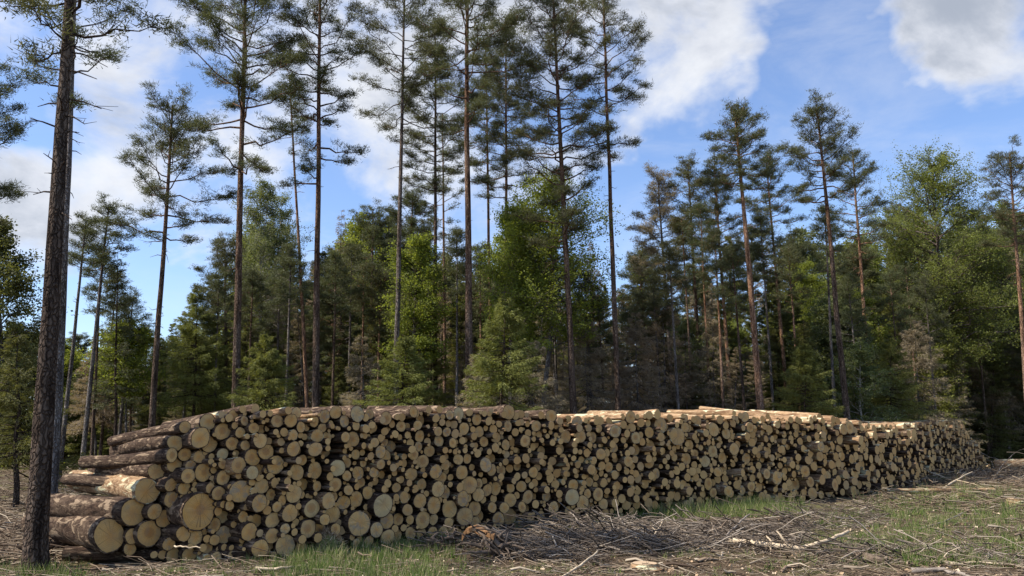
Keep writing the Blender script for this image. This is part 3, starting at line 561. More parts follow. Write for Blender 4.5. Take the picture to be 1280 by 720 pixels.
def spruce_mesh(seed, H, r0, cs, CR, dens=1.0, bark='bark_dark', mat='spruce', droop=.35, bare=0.0, blade=.10):
    rg = np.random.default_rng(seed); t = Acc(); c = Acc(); zs = np.linspace(0, 1, 8)
    tr = np.stack([rg.normal(0, .03, 8), rg.normal(0, .03, 8), zs * H], 1); tr[0] = 0; tr[0, 2] = -.1; rad = r0 * (1 - .95 * zs); tube(t, tr, rad, 8, wob=.05, rg=rg)
    nb = int(H * 15 * dens); P_, D_ = [], []
    for b in range(nb):
        u = rg.uniform(0, 1) ** .95; s = cs + (1 - cs) * u; o = np.array([np.interp(s, zs, tr[:, j]) for j in range(3)]); a_ = rg.uniform(0, 6.28)
        Ln = CR * (1 - u) ** .85 * rg.uniform(.6, 1.15) + .12; d0 = np.array([math.cos(a_), math.sin(a_), 0.]); st = np.linspace(0, 1, 5)[:, None]
        sag = droop * (1 - u) * rg.uniform(.6, 1.4)
        bp = o + d0 * Ln * st + np.array([0, 0, 1]) * Ln * (.12 * st + (.35 * u) * st - sag * st * (1.5 - .75 * st)); bp[1:] += rg.normal(0, .02 * Ln, (4, 3))
        tube(t, bp, np.linspace(.008 + .008 * Ln, .003, 5), 3)
        nn = int((50 + 190 * Ln) * (1 - bare)); w = rg.uniform(.12, 1, nn) ** .75
        q0 = np.stack([np.interp(w, st[:, 0], bp[:, j]) for j in range(3)], 1); side = np.cross(d0, [0, 0, 1]); k = rg.normal(0, .24, nn) * Ln * (1.15 - w)
        q0 = q0 + side * k[:, None]; q0[:, 2] -= np.abs(k) * .3 + rg.exponential(.07, nn) * (.4 + Ln * .5)
        dd = d0 * .9 + side * np.sign(k)[:, None] * .6 + rg.normal(0, .35, (nn, 3)); dd[:, 2] -= rg.uniform(0, .8, nn); P_.append(q0); D_.append(dd)
        if bare > 0:
            for _ in range(int(3 + Ln * 5)):
                w_ = rg.uniform(.2, 1); q = np.array([np.interp(w_, st[:, 0], bp[:, j]) for j in range(3)]); q1 = q + (side * rg.choice([-1, 1]) * .6 + d0 * .5 + np.array([0, 0, -.7])) * rg.uniform(.1, .35) * Ln * .7 
                tube(c, [q, q1], [.006, .003], 3)
    blades(c, np.concatenate(P_), np.concatenate(D_), blade * rg.uniform(.6, 1.4, sum(map(len, P_))), blade * .2, rg=rg)
    return t.mesh('spruce_trunk', [M[bark]]), c.mesh('spruce_crown', [M[mat]])
def leafy_mesh(seed, H, r0, cs, CR, dens=1.0, bark='bark_grey', mat='leaf', size=.075, narrow=1.0, stems=1):
    rg = np.random.default_rng(seed); t = Acc(); c = Acc(); P_ = []
    for sidx in range(stems):
        zs = np.linspace(0, 1, 8); lean = rg.normal(0, .05, 2) * H * (stems > 1)
        tr = np.stack([np.cumsum(rg.normal(0, .08, 8)) + lean[0] * zs, np.cumsum(rg.normal(0, .08, 8)) + lean[1] * zs, zs * H], 1); tr[0, 2] = -.1; tr[:, :2] -= tr[0, :2]; rad = r0 * (1 - .9 * zs) / math.sqrt(stems); tube(t, tr, rad, 8, wob=.04, rg=rg)
        nb = int(46 * dens / stems ** .5)
        for b in range(nb):
            u = (b + rg.random()) / nb; s = cs + (1 - cs) * u * .97; o = np.array([np.interp(s, zs, tr[:, j]) for j in range(3)]); a_ = rg.uniform(0, 6.28); el = R(rg.uniform(10, 45) + 25 * u)
            Ln = CR * (math.sin((.15 + u * .8) * math.pi) ** .8 * rg.uniform(.6, 1.1) + .12); d0 = np.array([math.cos(a_) * math.cos(el), math.sin(a_) * math.cos(el), math.sin(el)]); st = np.linspace(0, 1, 5)[:, None]
            bp = o + d0 * Ln * st + np.array([0, 0, -1]) * Ln * .22 * st ** 2; bp[1:] += rg.normal(0, .05 * Ln, (4, 3)); tube(t, bp, np.linspace(.008 + .012 * Ln, .004, 5), 4)
            for _ in range(int(5 + Ln * 7)):
                w = rg.uniform(.25, 1); q0 = np.array([np.interp(w, st[:, 0], bp[:, j]) for j in range(3)]); dd = d0 * .4 + rg.normal(0, .6, 3); tl = Ln * rg.uniform(.15, .4); q1 = q0 + dd * tl
                tube(t, [q0, q1], [.006, .003], 3); nn = int(32 * rg.uniform(.5, 1.5)); P_.append(q0 + (q1 - q0) * rg.uniform(.3, 1.15, (nn, 1)) + rg.normal(0, .11, (nn, 3)) * [1, 1, .7])
    leaves(c, np.concatenate(P_), size, rg=rg); return t.mesh('leafy_trunk', [M[bark]]), c.mesh('leafy_crown', [M[mat]])
def place(name, meshes, px0, py0, px1, py1, D, label, cat, group=None, rot=0, H=None):
    """stands a tree so that its stem runs through the two picture points at depth D"""
    a, b = at(px0, py0, D), at(px1, py1, D); sl_ = (b[0] - a[0]) / (b[2] - a[2]); x0 = a[0] - sl_ * a[2]
    e = ob(name, None); e.location = (x0, D, float(gz(x0, D))); e.rotation_euler = (0, math.atan(sl_), 0); e.empty_display_size = .3
    for nme, me in zip(('trunk', 'crown'), meshes):
        o = ob(nme, me, e); o.rotation_euler = (0, 0, rot)
        if H is not None: o.scale = (H[1], H[1], H[0])
    tag(e, label, cat, group); return e
def hgt(py, D): return at(640, py, D)[2]
def tree(kind, px0, py0, px1, py1, wpx, dia, cy, hw, label, seed, name, cat, group=None, D=None, **k):
    if kind == 'pine' and py1 > 0: py1 += 13
    D = D or dia * F / wpx; a, b = at(px0, py0, D), at(px1, py1, D); H = math.hypot(b[2], (b[0] - a[0]) / (b[2] - a[2]) * b[2]); cs = at(px0, cy, D)[2] / b[2]
    fn = dict(pine=pine_mesh, spruce=spruce_mesh, leafy=leafy_mesh)[kind]
    return place(name, fn(seed, H, dia / 2, cs, hw * D / F, **k), px0, py0, px1, py1, D, label, cat, group)
PG = 'tall pines standing behind the pile'
T = lambda *a, **k: tree(*a, **k)
T('pine', 44, 700, 97, -160, 31, .285, 60, 150, 'dark thick pine bole nearest the viewer, standing beside the stepped end', 1, 'pine_tree', 'tree', D=10.75, bark='bark_dark', deadlow=2.2, dens=.62, wander=.1, one_side=0.0, limb=.010)
T('pine', 66, 625, 96, -60, 14, .24, 150, 70, 'pale pine stem half hidden directly behind the nearest dark bole', 2, 'pine_tree', 'tree', D=17.5, bark='bark_grey', dens=.5)
T('pine', 190, 530, 216, 118, 9, .24, 300, 68, 'mid-height pine with domed crown and bare drooping limbs, alone in open sky', 3, 'pine_tree', 'tree', deadlow=2.2, dens=1.0, bark='bark_pine')
T('pine', 295, 505, 309, -70, 11, .28, 235, 92, 'first tall pine over the pile, wide ragged crown leaving the frame', 4, 'pine_tree', 'tree', PG, deadlow=1.6, dens=1.0)
T('pine', 395, 510, 400, -60, 10, .27, 230, 66, 'second tall pine over the pile with foliage hanging low on the trunk', 5, 'pine_tree', 'tree', PG, dens=1.0)
T('pine', 380, 440, 362, 80, 5.5, .17, 190, 36, 'thin reddish pine stem tilting behind the second tall pine', 6, 'pine_tree', 'tree', bark='bark_orange', dens=.5)
T('pine', 495, 510, 506, -15, 8, .24, 165, 80, 'third tall pine with grey stem and open spreading crown', 7, 'pine_tree', 'tree', PG, bark='bark_grey', dens=.9, deadlow=2)
T('pine', 547, 508, 544, 20, 6.5, .21, 240, 55, 'slim dark fourth pine close beside the central trunk', 8, 'pine_tree', 'tree', PG, bark='bark_dark', dens=1.0)
T('pine', 587, 512, 584, -90, 11, .29, 160, 78, 'fifth and straightest tall pine in the middle of the row', 9, 'pine_tree', 'tree', PG, dens=1.0, bark='bark_pine', deadlow=2)
T('pine', 556, 505, 553, 130, 5, .18, 300, 30, 'thin straight pinkish pine stem between the fourth and fifth pines', 10, 'pine_tree', 'tree', bark='bark_orange', dens=.6)
T('pine', 613, 420, 607, 40, 5.5, .2, 230, 45, 'thin orange pine just past the central trunk, crowded by foliage', 11, 'pine_tree', 'tree', bark='bark_orange', dens=.9)
T('pine', 632, 430, 633, 10, 6, .21, 250, 55, 'brown pine stem with dense crown above the bright broadleaf tree', 12, 'pine_tree', 'tree', dens=1.1)
T('pine', 717, 518, 690, -30, 9.5, .26, 310, 75, 'sixth tall pine, tilting, with dark crown reaching low', 13, 'pine_tree', 'tree', PG, dens=1.1)
T('pine', 775, 515, 753, -25, 8, .23, 195, 62, 'seventh tall pine, slender, last before the open sky', 14, 'pine_tree', 'tree', PG, dens=.85, deadlow=2)
T('pine', 843, 510, 822, 205, 5.5, .2, 400, 34, 'greyish sparse pine at the edge of the far group', 15, 'pine_tree', 'tree', bark='bark_grey', mat='dead', dens=1.4)
T('pine', 878, 515, 860, 190, 5.5, .2, 320, 32, 'thin pine with small dark crown beside the greyish one', 16, 'pine_tree', 'tree', bark='bark_pine', dens=1.0)
T('pine', 915, 515, 893, 195, 6, .21, 345, 42, 'dense-crowned pine just before the bright orange trunk', 17, 'pine_tree', 'tree', bark='bark_orange', dens=1.2)
T('pine', 952, 515, 919, 128, 10, .28, 240, 44, 'tall pine with bright bare orange trunk and high crown', 18, 'pine_tree', 'tree', bark='bark_orange', dens=1.15, deadlow=.3)
T('pine', 985, 505, 958, 188, 6, .22, 310, 42, 'slim pine just past the bright orange trunk', 19, 'pine_tree', 'tree', bark='bark_orange', dens=1.1)
T('pine', 1058, 522, 1022, 128, 9, .27, 250, 48, 'tall tilting pine rising over the far half of the pile', 20, 'pine_tree', 'tree', bark='bark_pine', dens=1.05, deadlow=2)
T('pine', 1086, 470, 1066, 176, 6.5, .23, 330, 36, 'reddish pine close behind the tilting pine', 21, 'pine_tree', 'tree', bark='bark_orange', dens=1.0)
T('pine', 1282, 470, 1262, 180, 7, .25, 310, 42, 'pine at the far edge of the frame with layered dark crown', 23, 'pine_tree', 'tree', bark='bark_orange', dens=1.1)
T('pine', 103, 580, 136, 246, 5.5, .2, 340, 38, 'taller of two thin pines beyond the nearest bole', 24, 'pine_tree', 'tree', bark='bark_grey', D=30, dens=.8)
T('pine', 78, 560, 108, 262, 5, .18, 350, 26, 'bare grey pine stem closest behind the nearest bole', 25, 'pine_tree', 'tree', bark='bark_grey', D=28, dens=.5)
T('pine', 506, 505, 516, 232, 5, .2, 330, 34, 'middle-height pine top between the third and fourth pines', 26, 'pine_tree', 'tree', dens=1.2, D=38)
T('pine', 462, 505, 466, 252, 5, .2, 340, 30, 'middle-height pine top beside the third tall pine', 27, 'pine_tree', 'tree', dens=1.1, D=40)
T('pine', 283, 500, 281, 292, 6, .22, 430, 42, 'low dark pine crown beside the first tall pine', 28, 'pine_tree', 'tree', dens=1.5, D=38)
T('pine', 805, 505, 800, 305, 5, .2, 430, 34, 'dark bushy pine filling the gap after the seventh tall pine', 29, 'pine_tree', 'tree', dens=1.5, D=42)
T('pine', -45, 600, -28, 62, 12, .25, 300, 62, 'pine at the near edge whose boughs reach in beside the thick bole', 30, 'pine_tree', 'tree', dens=1.1, D=22, bark='bark_dark')
T('pine', -150, 660, -140, -60, 16, .28, 260, 100, 'pine just outside the near edge shading the stepped end', 31, 'pine_tree', 'tree', dens=.9, D=14, bark='bark_dark')
THIN = [(848, 836, 300, 5, 'grey'), (866, 852, 260, 4, 'pine'), (889, 876, 250, 5, 'orange'), (905, 893, 280, 4, 'orange'), (931, 915, 300, 4, 'pine'), (967, 950, 260, 4.5, 'grey'), (1001, 985, 300, 4, 'orange'), (826, 815, 330, 4, 'grey'), (1044, 1031, 250, 4.5, 'grey'), (1128, 1112, 330, 4, 'pine'),
        (1148, 1132, 320, 4, 'orange'), (1212, 1196, 300, 4.5, 'orange'), (1256, 1236, 290, 5, 'grey'), (740, 731, 330, 4, 'grey'), (668, 660, 300, 4, 'pine'), (436, 440, 300, 4, 'grey'), (472, 476, 330, 4, 'orange'), (415, 420, 310, 4, 'pine'), (357, 364, 300, 4, 'grey'), (344, 350, 330, 3.5, 'grey'),
        (130, 146, 330, 4, 'pine'), (152, 166, 360, 4, 'grey'), (118, 128, 300, 4, 'pine'), (528, 530, 300, 4, 'orange'), (268, 274, 330, 4, 'grey'), (452, 455, 320, 3.5, 'orange'), (512, 514, 340, 3.5, 'grey'), (570, 571, 280, 4, 'grey'), (602, 600, 300, 3.5, 'orange'), (648, 645, 310, 3.5, 'grey'), (697, 690, 320, 3.5, 'grey'), (756, 748, 360, 3.5, 'pine'), (790, 780, 380, 3.5, 'grey'), (812, 803, 360, 3.5, 'orange'), (1075, 1060, 340, 3.5, 'grey'), (1170, 1156, 340, 4, 'grey'), (1232, 1216, 330, 4, 'pine'), (230, 236, 400, 3.5, 'grey'), (310, 316, 330, 3.5, 'pine')]
BN = [(850, 'thinnest stems by the greyish pine'), (952, 'stems before the orange trunk'), (1060, 'stems past the orange trunk'), (1300, 'stems by the spreading broadleaf')]
tw_ = {'grey': 'pale grey', 'pine': 'brown', 'orange': 'reddish orange'}
for n_, (xb, xt_, yt, w_, bk) in enumerate(THIN):
    gap = min(((abs(xb - q), ('just before ' if xb < q else 'just past ') + t) for q, t in ((190, 'the domed pine'), (295, 'the first tall pine'), (395, 'the second tall pine'), (495, 'the third tall pine'), (547, 'the slim dark pine'), (681, 'the bright broadleaf tree'), (775, 'the seventh tall pine'), (843, 'the greyish sparse pine'), (878, 'the small-crowned thin pine'), (915, 'the dense-crowned pine'), (952, 'the bright orange trunk'), (985, 'the slim pine past the orange trunk'), (1058, 'the tilting pine'), (1190, 'the spreading broadleaf tree'), (1275, 'the farthest edge pine'))))[1]
    sd = 'on its nearer side' if n_ % 2 else 'on its farther side'
    T('pine', xb, 515, xt_, yt, w_, .15, yt + 90, 24, f'thin {tw_[bk]} pine stem {gap}', 500 + n_, 'pine_tree', 'tree', 'thin pines in front of the dense wood', D=30.5 + (n_ * 7 % 9) * .6 + (8 if xb > 1100 else 0) + (6 if xb > 1180 else 0), bark='bark_' + bk, dens=.8)
# broadleaf trees
T('leafy', 681, 515, 700, 228, 7, .26, 440, 88, 'bright green broadleaf tree in spring leaf behind the sixth pine', 41, 'broadleaf_tree', 'tree', D=29.5, dens=1.5)
T('leafy', 640, 515, 652, 262, 6, .2, 430, 60, 'smaller bright broadleaf tree crowding the central pines', 42, 'broadleaf_tree', 'tree', D=30, dens=1.5)
T('leafy', 1190, 520, 1165, 205, 8, .3, 470, 95, 'large spreading broadleaf tree over the tapering far end', 43, 'broadleaf_tree', 'tree', D=44, dens=2.0, mat='bush', size=.085)
T('leafy', 1240, 520, 1228, 300, 6, .2, 480, 65, 'lower broadleaf tree beside the large spreading one', 44, 'broadleaf_tree', 'tree', D=46, dens=1.4, mat='bush', size=.085)
T('leafy', 325, 500, 336, 236, 5, .2, 440, 50, 'pale feathery birch clump between the first two tall pines', 45, 'birch_tree', 'tree', D=42, dens=1.5, bark='bark_birch', mat='birch_leaf', size=.075, stems=3)
T('leafy', 520, 505, 528, 300, 5, .2, 460, 45, 'fresh green young tree between the third and fourth pines', 46, 'broadleaf_tree', 'tree', D=31, dens=1.5)
T('leafy', 165, 545, 168, 408, 4, .12, 500, 45, 'low yellowish sapling in front of the dark wood near the domed pine', 47, 'sapling', 'tree', D=32, dens=.9, size=.09)
T('leafy', 1010, 520, 1000, 330, 4, .15, 480, 40, 'young leafy tree between the orange trunk and the tilting pine', 48, 'broadleaf_tree', 'tree', D=40, dens=1.2)
T('leafy', -5, 560, 2, 278, 7, .25, 480, 60, 'shadowy leafy tree at the near edge of the frame', 49, 'broadleaf_tree', 'tree', D=24, dens=1.3, mat='spruce', size=.08)
# spruces that stand out
T('spruce', 628, 520, 629, 372, 5, .16, 512, 62, 'pale green young spruce with drooping boughs right behind the pile', 60, 'spruce_tree', 'tree', D=21, dens=1.4, mat='spruce_fresh', droop=.5)
T('spruce', 1008, 520, 1006, 430, 4, .12, 516, 46, 'fresh green young spruce behind the pile past the orange trunk', 61, 'spruce_tree', 'tree', D=29, dens=1.4, mat='spruce_fresh')
T('spruce', 1115, 525, 1113, 425, 4, .12, 520, 50, 'fresh green young spruce over the step in the pile', 62, 'spruce_tree', 'tree', D=33, dens=1.4, mat='spruce_fresh')
T('spruce', 243, 505, 246, 362, 5, .2, 500, 58, 'conical green spruce between the domed pine and first tall pine', 63, 'spruce_tree', 'tree', D=34, dens=1.5, mat='spruce_fresh')
T('spruce', 424, 505, 427, 262, 4, .18, 470, 24, 'narrow dead spruce top beside the second tall pine', 64, 'spruce_tree', 'tree', D=40, dens=1.0, mat='dead', bare=.85)
T('spruce', 143, 560, 148, 306, 4, .16, 500, 30, 'sparse see-through spruce beside the two thin pines', 65, 'spruce_tree', 'tree', D=31, dens=.8, mat='pine', bare=.6)
T('spruce', 505, 515, 506, 420, 4, .12, 512, 55, 'young spruce with pale fingers of growth below the third pine', 66, 'spruce_tree', 'tree', D=24, dens=1.3, mat='spruce_fresh')
T('spruce', 20, 600, 22, 420, 6, .15, 590, 70, 'dark young spruce at the near edge behind the thick bole', 67, 'spruce_tree', 'tree', D=19, dens=1.3)
T('spruce', 330, 515, 331, 420, 4, .12, 512, 50, 'green young spruce beside the first tall pine', 68, 'spruce_tree', 'tree', D=24, dens=1.3, mat='spruce_fresh')
for n_, (xb, yt, D_, w_, txt) in enumerate([(668, 425, 27, 52, 'grey-brown dead spruce with hanging twigs before the tilting sixth pine'), (735, 400, 30, 55, 'tall drooping dead spruce between the sixth and seventh pines'), (797, 390, 31, 50, 'shaggy brown dead spruce just past the seventh pine'),
        (832, 350, 33, 46, 'pale brown dead spruce beneath the greyish sparse pine'), (893, 400, 33, 40, 'brown dead spruce before the dense-crowned pine'), (600, 440, 25, 34, 'small dead spruce at the foot of the straight fifth pine'),
        (1148, 400, 36, 60, 'shaggy brown dead spruce over the low far stack'), (1212, 400, 46, 55, 'drooping dead spruce beneath the spreading broadleaf tree'), (1262, 410, 47, 50, 'dead spruce beyond the tapering far end'), (118, 440, 33, 40, 'low dead spruce behind the two thin pines'), (455, 420, 30, 38, 'dead spruce by the foot of the third tall pine')]):
    T('spruce', xb, 522, xb - 3, yt, 4, .14, 518, w_, txt, 600 + n_, 'dead_spruce', 'tree', D=D_, dens=1.2, mat='dead', bare=.35, droop=.75, blade=.10, bark='bark_grey')
# the wood behind: rows of alike trees
V = {}
for k in range(4):
    V['spruce', k] = spruce_mesh(300 + k, 12, .13, .05, 2.0, 1.15, mat=['spruce', 'spruce', 'spruce_fresh', 'spruce'][k], blade=.13)
for k in range(3):
    V['dead', k] = spruce_mesh(320 + k, 12, .12, .06, 1.7, 1.0, mat='dead', bare=.55, droop=.7, blade=.12, bark='bark_grey')
for k in range(3): V['pine', k] = pine_mesh(340 + k, 14, .12, [.55, .45, .62][k], 1.8, 1.2, bark=['bark_pine', 'bark_orange', 'bark_grey'][k], tuft=.16, bw=.022)
for k in range(3): V['leafy', k] = leafy_mesh(360 + k, 10, .10, .12, 2.1, 1.5, mat=['bush', 'leaf', 'birch_leaf'][k], bark=['bark_grey', 'bark_grey', 'bark_birch'][k], size=.10)
PROF = [(-60, 330), (0, 400), (60, 430), (120, 430), (180, 430), (240, 400), (290, 340), (330, 300), (380, 290), (430, 300), (470, 310), (510, 310), (560, 320), (640, 300), (700, 290), (760, 345), (800, 350), (840, 330), (880, 320), (930, 320), (990, 320), (1040, 320), (1100, 300), (1160, 270), (1230, 290), (1300, 260), (1400, 250)]
frs = np.random.default_rng(77)
INFO = {'spruce': ('spruce_tree', 'dark green spruce merging into the dense wood behind the pile', 'spruces of the dense wood'),
        'dead': ('dead_spruce', 'dead brown spruce with hanging twigs in the dense wood behind', 'dead spruces of the dense wood'),
        'pine': ('pine_tree', 'thin pine among the crowded trees of the dense wood behind', 'pines of the dense wood'),
        'leafy': ('broadleaf_tree', 'green leafy tree among the crowded trees of the dense wood', 'leafy trees of the dense wood')}
DESC = {'spruce': 'dark green spruce', 'dead': 'dead brown spruce', 'pine': 'thin crowded pine', 'leafy': 'leafy green tree'}
ROWW = ['at the front of the wood', 'one tree into the wood', 'a few trees into the wood', 'deep in the wood']
GAPS = [(45, 'at the near edge before the thick bole'), (110, 'just past the thick bole'), (150, 'behind the two thin pines'), (190, 'before the domed pine'), (235, 'just past the domed pine'), (295, 'before the first tall pine'), (345, 'just past the first tall pine'),
        (395, 'before the second tall pine'), (445, 'just past the second tall pine'), (497, 'before the third tall pine'), (547, 'between third and fourth tall pines'), (590, 'between fourth and fifth tall pines'), (630, 'just past the fifth pine'), (675, 'behind the pale young spruce'), (717, 'before the sixth tall pine'), (745, 'just past the sixth pine'),
        (775, 'before the seventh tall pine'), (810, 'just past the seventh pine'), (845, 'by the greyish sparse pine'), (880, 'past the greyish sparse pine'), (915, 'among thin pines'), (952, 'before the orange trunk'), (985, 'past the orange trunk'), (1020, 'between orange trunk and tilting pine'), (1058, 'before the tilting pine'), (1100, 'just past the tilting pine'),
        (1150, 'before the spreading broadleaf tree'), (1190, 'under the spreading broadleaf tree'), (1240, 'past the spreading broadleaf tree'), (9999, 'by the farthest edge pine')]
rows = [(34, 32, .66), (38, 20, .8), (44, 22, .92), (52, 24, 1.0), (62, 26, 1.0), (75, 30, .98)]
for ri, (D0, step, hf) in enumerate(rows):
    x = -90 + ri * 7
    while x < 1400:
        x += step * frs.uniform(.6, 1.4); D = D0 * frs.uniform(.93, 1.07)
        if D < 47 and 1090 < x: D += 7 + (x - 1090) * .03
        if D < 42 and x < 160: D = 42 + frs.uniform(0, 4)
        py = np.interp(x, [a for a, b in PROF], [b for a, b in PROF]); H = hgt(py, D) * hf * frs.uniform(.72, 1.12)
        pr = frs.random()
        if 640 < x < 960: kind = 'dead' if pr < .62 else ('spruce' if pr < .82 else ('pine' if pr < .95 else 'leafy'))
        elif x < 200: kind = 'spruce' if pr < .45 else ('dead' if pr < .65 else ('pine' if pr < .85 else 'leafy'))
        elif x > 1060: kind = 'dead' if pr < .22 else ('spruce' if pr < .6 else ('pine' if pr < .7 else 'leafy'))
        else: kind = 'spruce' if pr < .5 else ('dead' if pr < .62 else ('pine' if pr < .75 else 'leafy'))
        if ri == 0 and kind == 'pine': kind = 'spruce'
        if kind == 'leafy' and ri < 3 and frs.random() < .6: kind = 'dead' if frs.random() < .5 else 'pine'
        nm, lab, grp = INFO[kind]; k = frs.integers(4 if kind == 'spruce' else 3); me = V[kind, k]; h0 = dict(spruce=12, dead=12, pine=14, leafy=10)[kind]
        s = H / h0; sr = (s + 1) / 2 if s < 1 else s ** .6
        gap = next(t_ for q_, t_ in GAPS if x < q_)
        lab = f"{DESC[kind]} {gap}, {ROWW[ri]}" if ri < 4 else lab
        if len(lab.split()) > 15: lab = f"{DESC[kind]} {gap}, {ROWW[ri].replace('of the ', '').replace('into the wood', 'in')}"
        e = place(nm, me, x, 500, x + frs.normal(-3, 7), 300, D, lab, 'tree', grp, frs.uniform(0, 6.28), (s, sr))
# undergrowth at the wood's edge
ug = Acc(); n = 26000; xs = frs.uniform(-30, 60, n); ys = 27 + frs.exponential(9, n) + np.clip(xs, 0, 40) * .3 + np.where(xs > 12, 9, 0); ok = ys > 24; xs, ys = xs[ok], ys[ok]
hh = (np.sin(xs * 1.1) + np.sin(xs * .37 + 1) + 2.2) * .33 * frs.uniform(.1, 1, len(xs))
okk = ~((xs < -6) & (ys < 40)); xs, ys, hh = xs[okk], ys[okk], hh[okk]
leaves(ug, np.stack([xs, ys, hh], 1), .16, rg=frs); tag(ob('undergrowth', ug.mesh('undergrowth', [M['bush']])), 'low leafy undergrowth along the foot of the dense wood', 'undergrowth', None, 'stuff')

# ------------------------------------------------------------------ forest litter, brush and grass in the clearing
def pile_side(x, y):
    """signed distance in front (+) of the pile's front line"""
    best = np.full(x.shape, 1e9); sg = np.zeros(x.shape)
    for a, b in zip(bpts[:-1], bpts[1:]):
        d = (b - a)[:2]; ln = np.linalg.norm(d); d = d / ln; rx, ry = x - a[0], y - a[1]; t = np.clip(rx * d[0] + ry * d[1], 0, ln); dx, dy = rx - d[0] * t, ry - d[1] * t
        dist = np.hypot(dx, dy); side = np.sign(rx * d[1] - ry * d[0]); m_ = dist < best; best = np.where(m_, dist, best); sg = np.where(m_, side, sg)
    return best * sg
def scatter(n, px0, px1, py0, py1, rg, power=1.0):
    px = rg.uniform(px0, px1, n); py = py0 + (py1 - py0) * rg.uniform(0, 1, n) ** power
    g = np.array([gp(a, b)[:2] for a, b in zip(px, py)]); return g[:, 0], g[:, 1]
brg = np.random.default_rng(21)
def sticks(acc, x, y, rg, lmin, lmax, r0, lift, nseg=3, tilt=.15, m=0):
    for a, b in zip(x, y):
        l_ = lmin + (lmax - lmin) * rg.random() ** 2; an = rg.normal(.25, .8); el = rg.normal(0, tilt); d = np.array([math.cos(an) * math.cos(el), math.sin(an) * math.cos(el), math.sin(el)])
        z = float(gz(a, b)) + rg.exponential(lift) + .012; o = np.array([a, b, z + max(0, -d[2]) * l_ * .5]); t = np.linspace(-.5, .5, nseg)[:, None]
        p = o + d * l_ * t; p[1:-1] += rg.normal(0, .05 * l_, (nseg - 2, 3)); p[:, 2] = np.maximum(p[:, 2], gz(p[:, 0], p[:, 1]) + .004); r_ = r0 * rg.uniform(.4, 1.5)
        tube(acc, p, np.linspace(r_, r_ * .45, nseg), 3, m=m)
tw = Acc()
x, y = scatter(15000, -60, 1340, 590, 735, brg, 1.0); s_ = pile_side(x, y); k = s_ > .15; x, y = x[k], y[k]
dn = .5 + .5 * np.sin(x * 1.3 + 1) * np.cos(y * 1.1 + .5); k = brg.random(len(x)) < .45 + .55 * dn; sticks(tw, x[k], y[k], brg, .08, .65, .006, .015)
x, y = scatter(7000, -60, 260, 566, 700, brg); k = (x < -4.6) & (pile_side(x, y) > -40) & (x < -5.0 - .5 * (y - 10)); sticks(tw, x[k], y[k], brg, .15, 1.0, .010, .05)
x, y = scatter(1400, 1080, 1320, 585, 640, brg); k = pile_side(x, y) > .2; sticks(tw, x[k], y[k], brg, .2, 1.3, .014, .06)
x, y = scatter(520, -40, 1330, 595, 735, brg); k = pile_side(x, y) > .3; sticks(tw, x[k], y[k], brg, .12, .6, .022, .02, 4, .1)
tag(ob('twig_litter', tw.mesh('twig_litter', [M['twig']])), 'dry twigs and sticks strewn across the clearing floor', 'twigs', None, 'stuff')
br = Acc()
def brush(px0, px1, py0, py1, n, lift, lmax, seed):
    rg = np.random.default_rng(seed); x, y = scatter(n, px0, px1, py0, py1, rg); k = pile_side(x, y) > .35; sticks(br, x[k], y[k], rg, .25, lmax, .010, lift, 4, .22)
brush(655, 1010, 656, 692, 1700, .055, 1.2, 1); brush(600, 760, 658, 700, 350, .06, .8, 2); brush(1090, 1290, 588, 606, 700, .14, 1.8, 3); brush(960, 1100, 630, 665, 300, .06, .9, 4); brush(1020, 1280, 690, 705, 300, .04, 1.0, 5); brush(520, 620, 655, 690, 260, .07, .7, 6)
tag(ob('brushwood', br.mesh('brushwood', [M['dark_twig']])), 'tangled dark brushwood heaped in front of the pile', 'brushwood', None, 'stuff')
ch = Acc(); x, y = scatter(11000, -40, 1330, 600, 735, brg); k = pile_side(x, y) > .2; x, y = x[k], y[k]; z = gz(x, y) + .015
leaves(ch, np.stack([x, y, z], 1), .034, rg=brg, flat=.3); leaves(ch, np.stack([x, y, z], 1)[:400] + [.1, .1, .01], .075, rg=brg, flat=.2); tag(ob('wood_chips', ch.mesh('wood_chips', [M['chip']])), 'pale wood chips and bark flakes scattered on the ground', 'wood chips', None, 'stuff')
gr = Acc()
def tufts(px0, px1, py0, py1, n, h, seed, sparse=.45):
    rg = np.random.default_rng(seed); wx_, wy_ = (px1 - px0) * .12, (py1 - py0) * .15; x, y = scatter(n, px0 - wx_, px1 + wx_, py0, py1 + wy_, rg); k = (pile_side(x, y) > .12)
    rt = x / y * F / .985 + 640; k &= rg.random(len(x)) < np.clip(np.minimum(rt - px0 + wx_, px1 + wx_ - rt) / (2.2 * wx_), 0, 1)
    k &= (np.sin(x * 2.1 + seed) * np.cos(y * 2.7 + seed * 2) + rg.normal(0, .5, len(x))) > sparse - .5; x, y = x[k], y[k]
    for a, b in zip(x, y):
        nn = rg.integers(8, 20); c = np.stack([a + rg.normal(0, .04, nn), b + rg.normal(0, .04, nn), np.zeros(nn)], 1); c[:, 2] = gz(c[:, 0], c[:, 1]) - .01
        d = rg.normal(0, .38, (nn, 3)); d[:, 2] = 1; blades(gr, c, d, h * rg.uniform(.45, 1.7) * rg.uniform(.4, 1.3, nn), .012, rg=rg)
tufts(360, 560, 676, 735, 1700, .14, 1, -.1); tufts(560, 640, 690, 735, 200, .10, 2, .4); tufts(760, 985, 626, 646, 1500, .22, 3, -.5); tufts(1080, 1300, 612, 640, 900, .2, 4, .1); tufts(1000, 1300, 640, 700, 2300, .12, 5, .35)
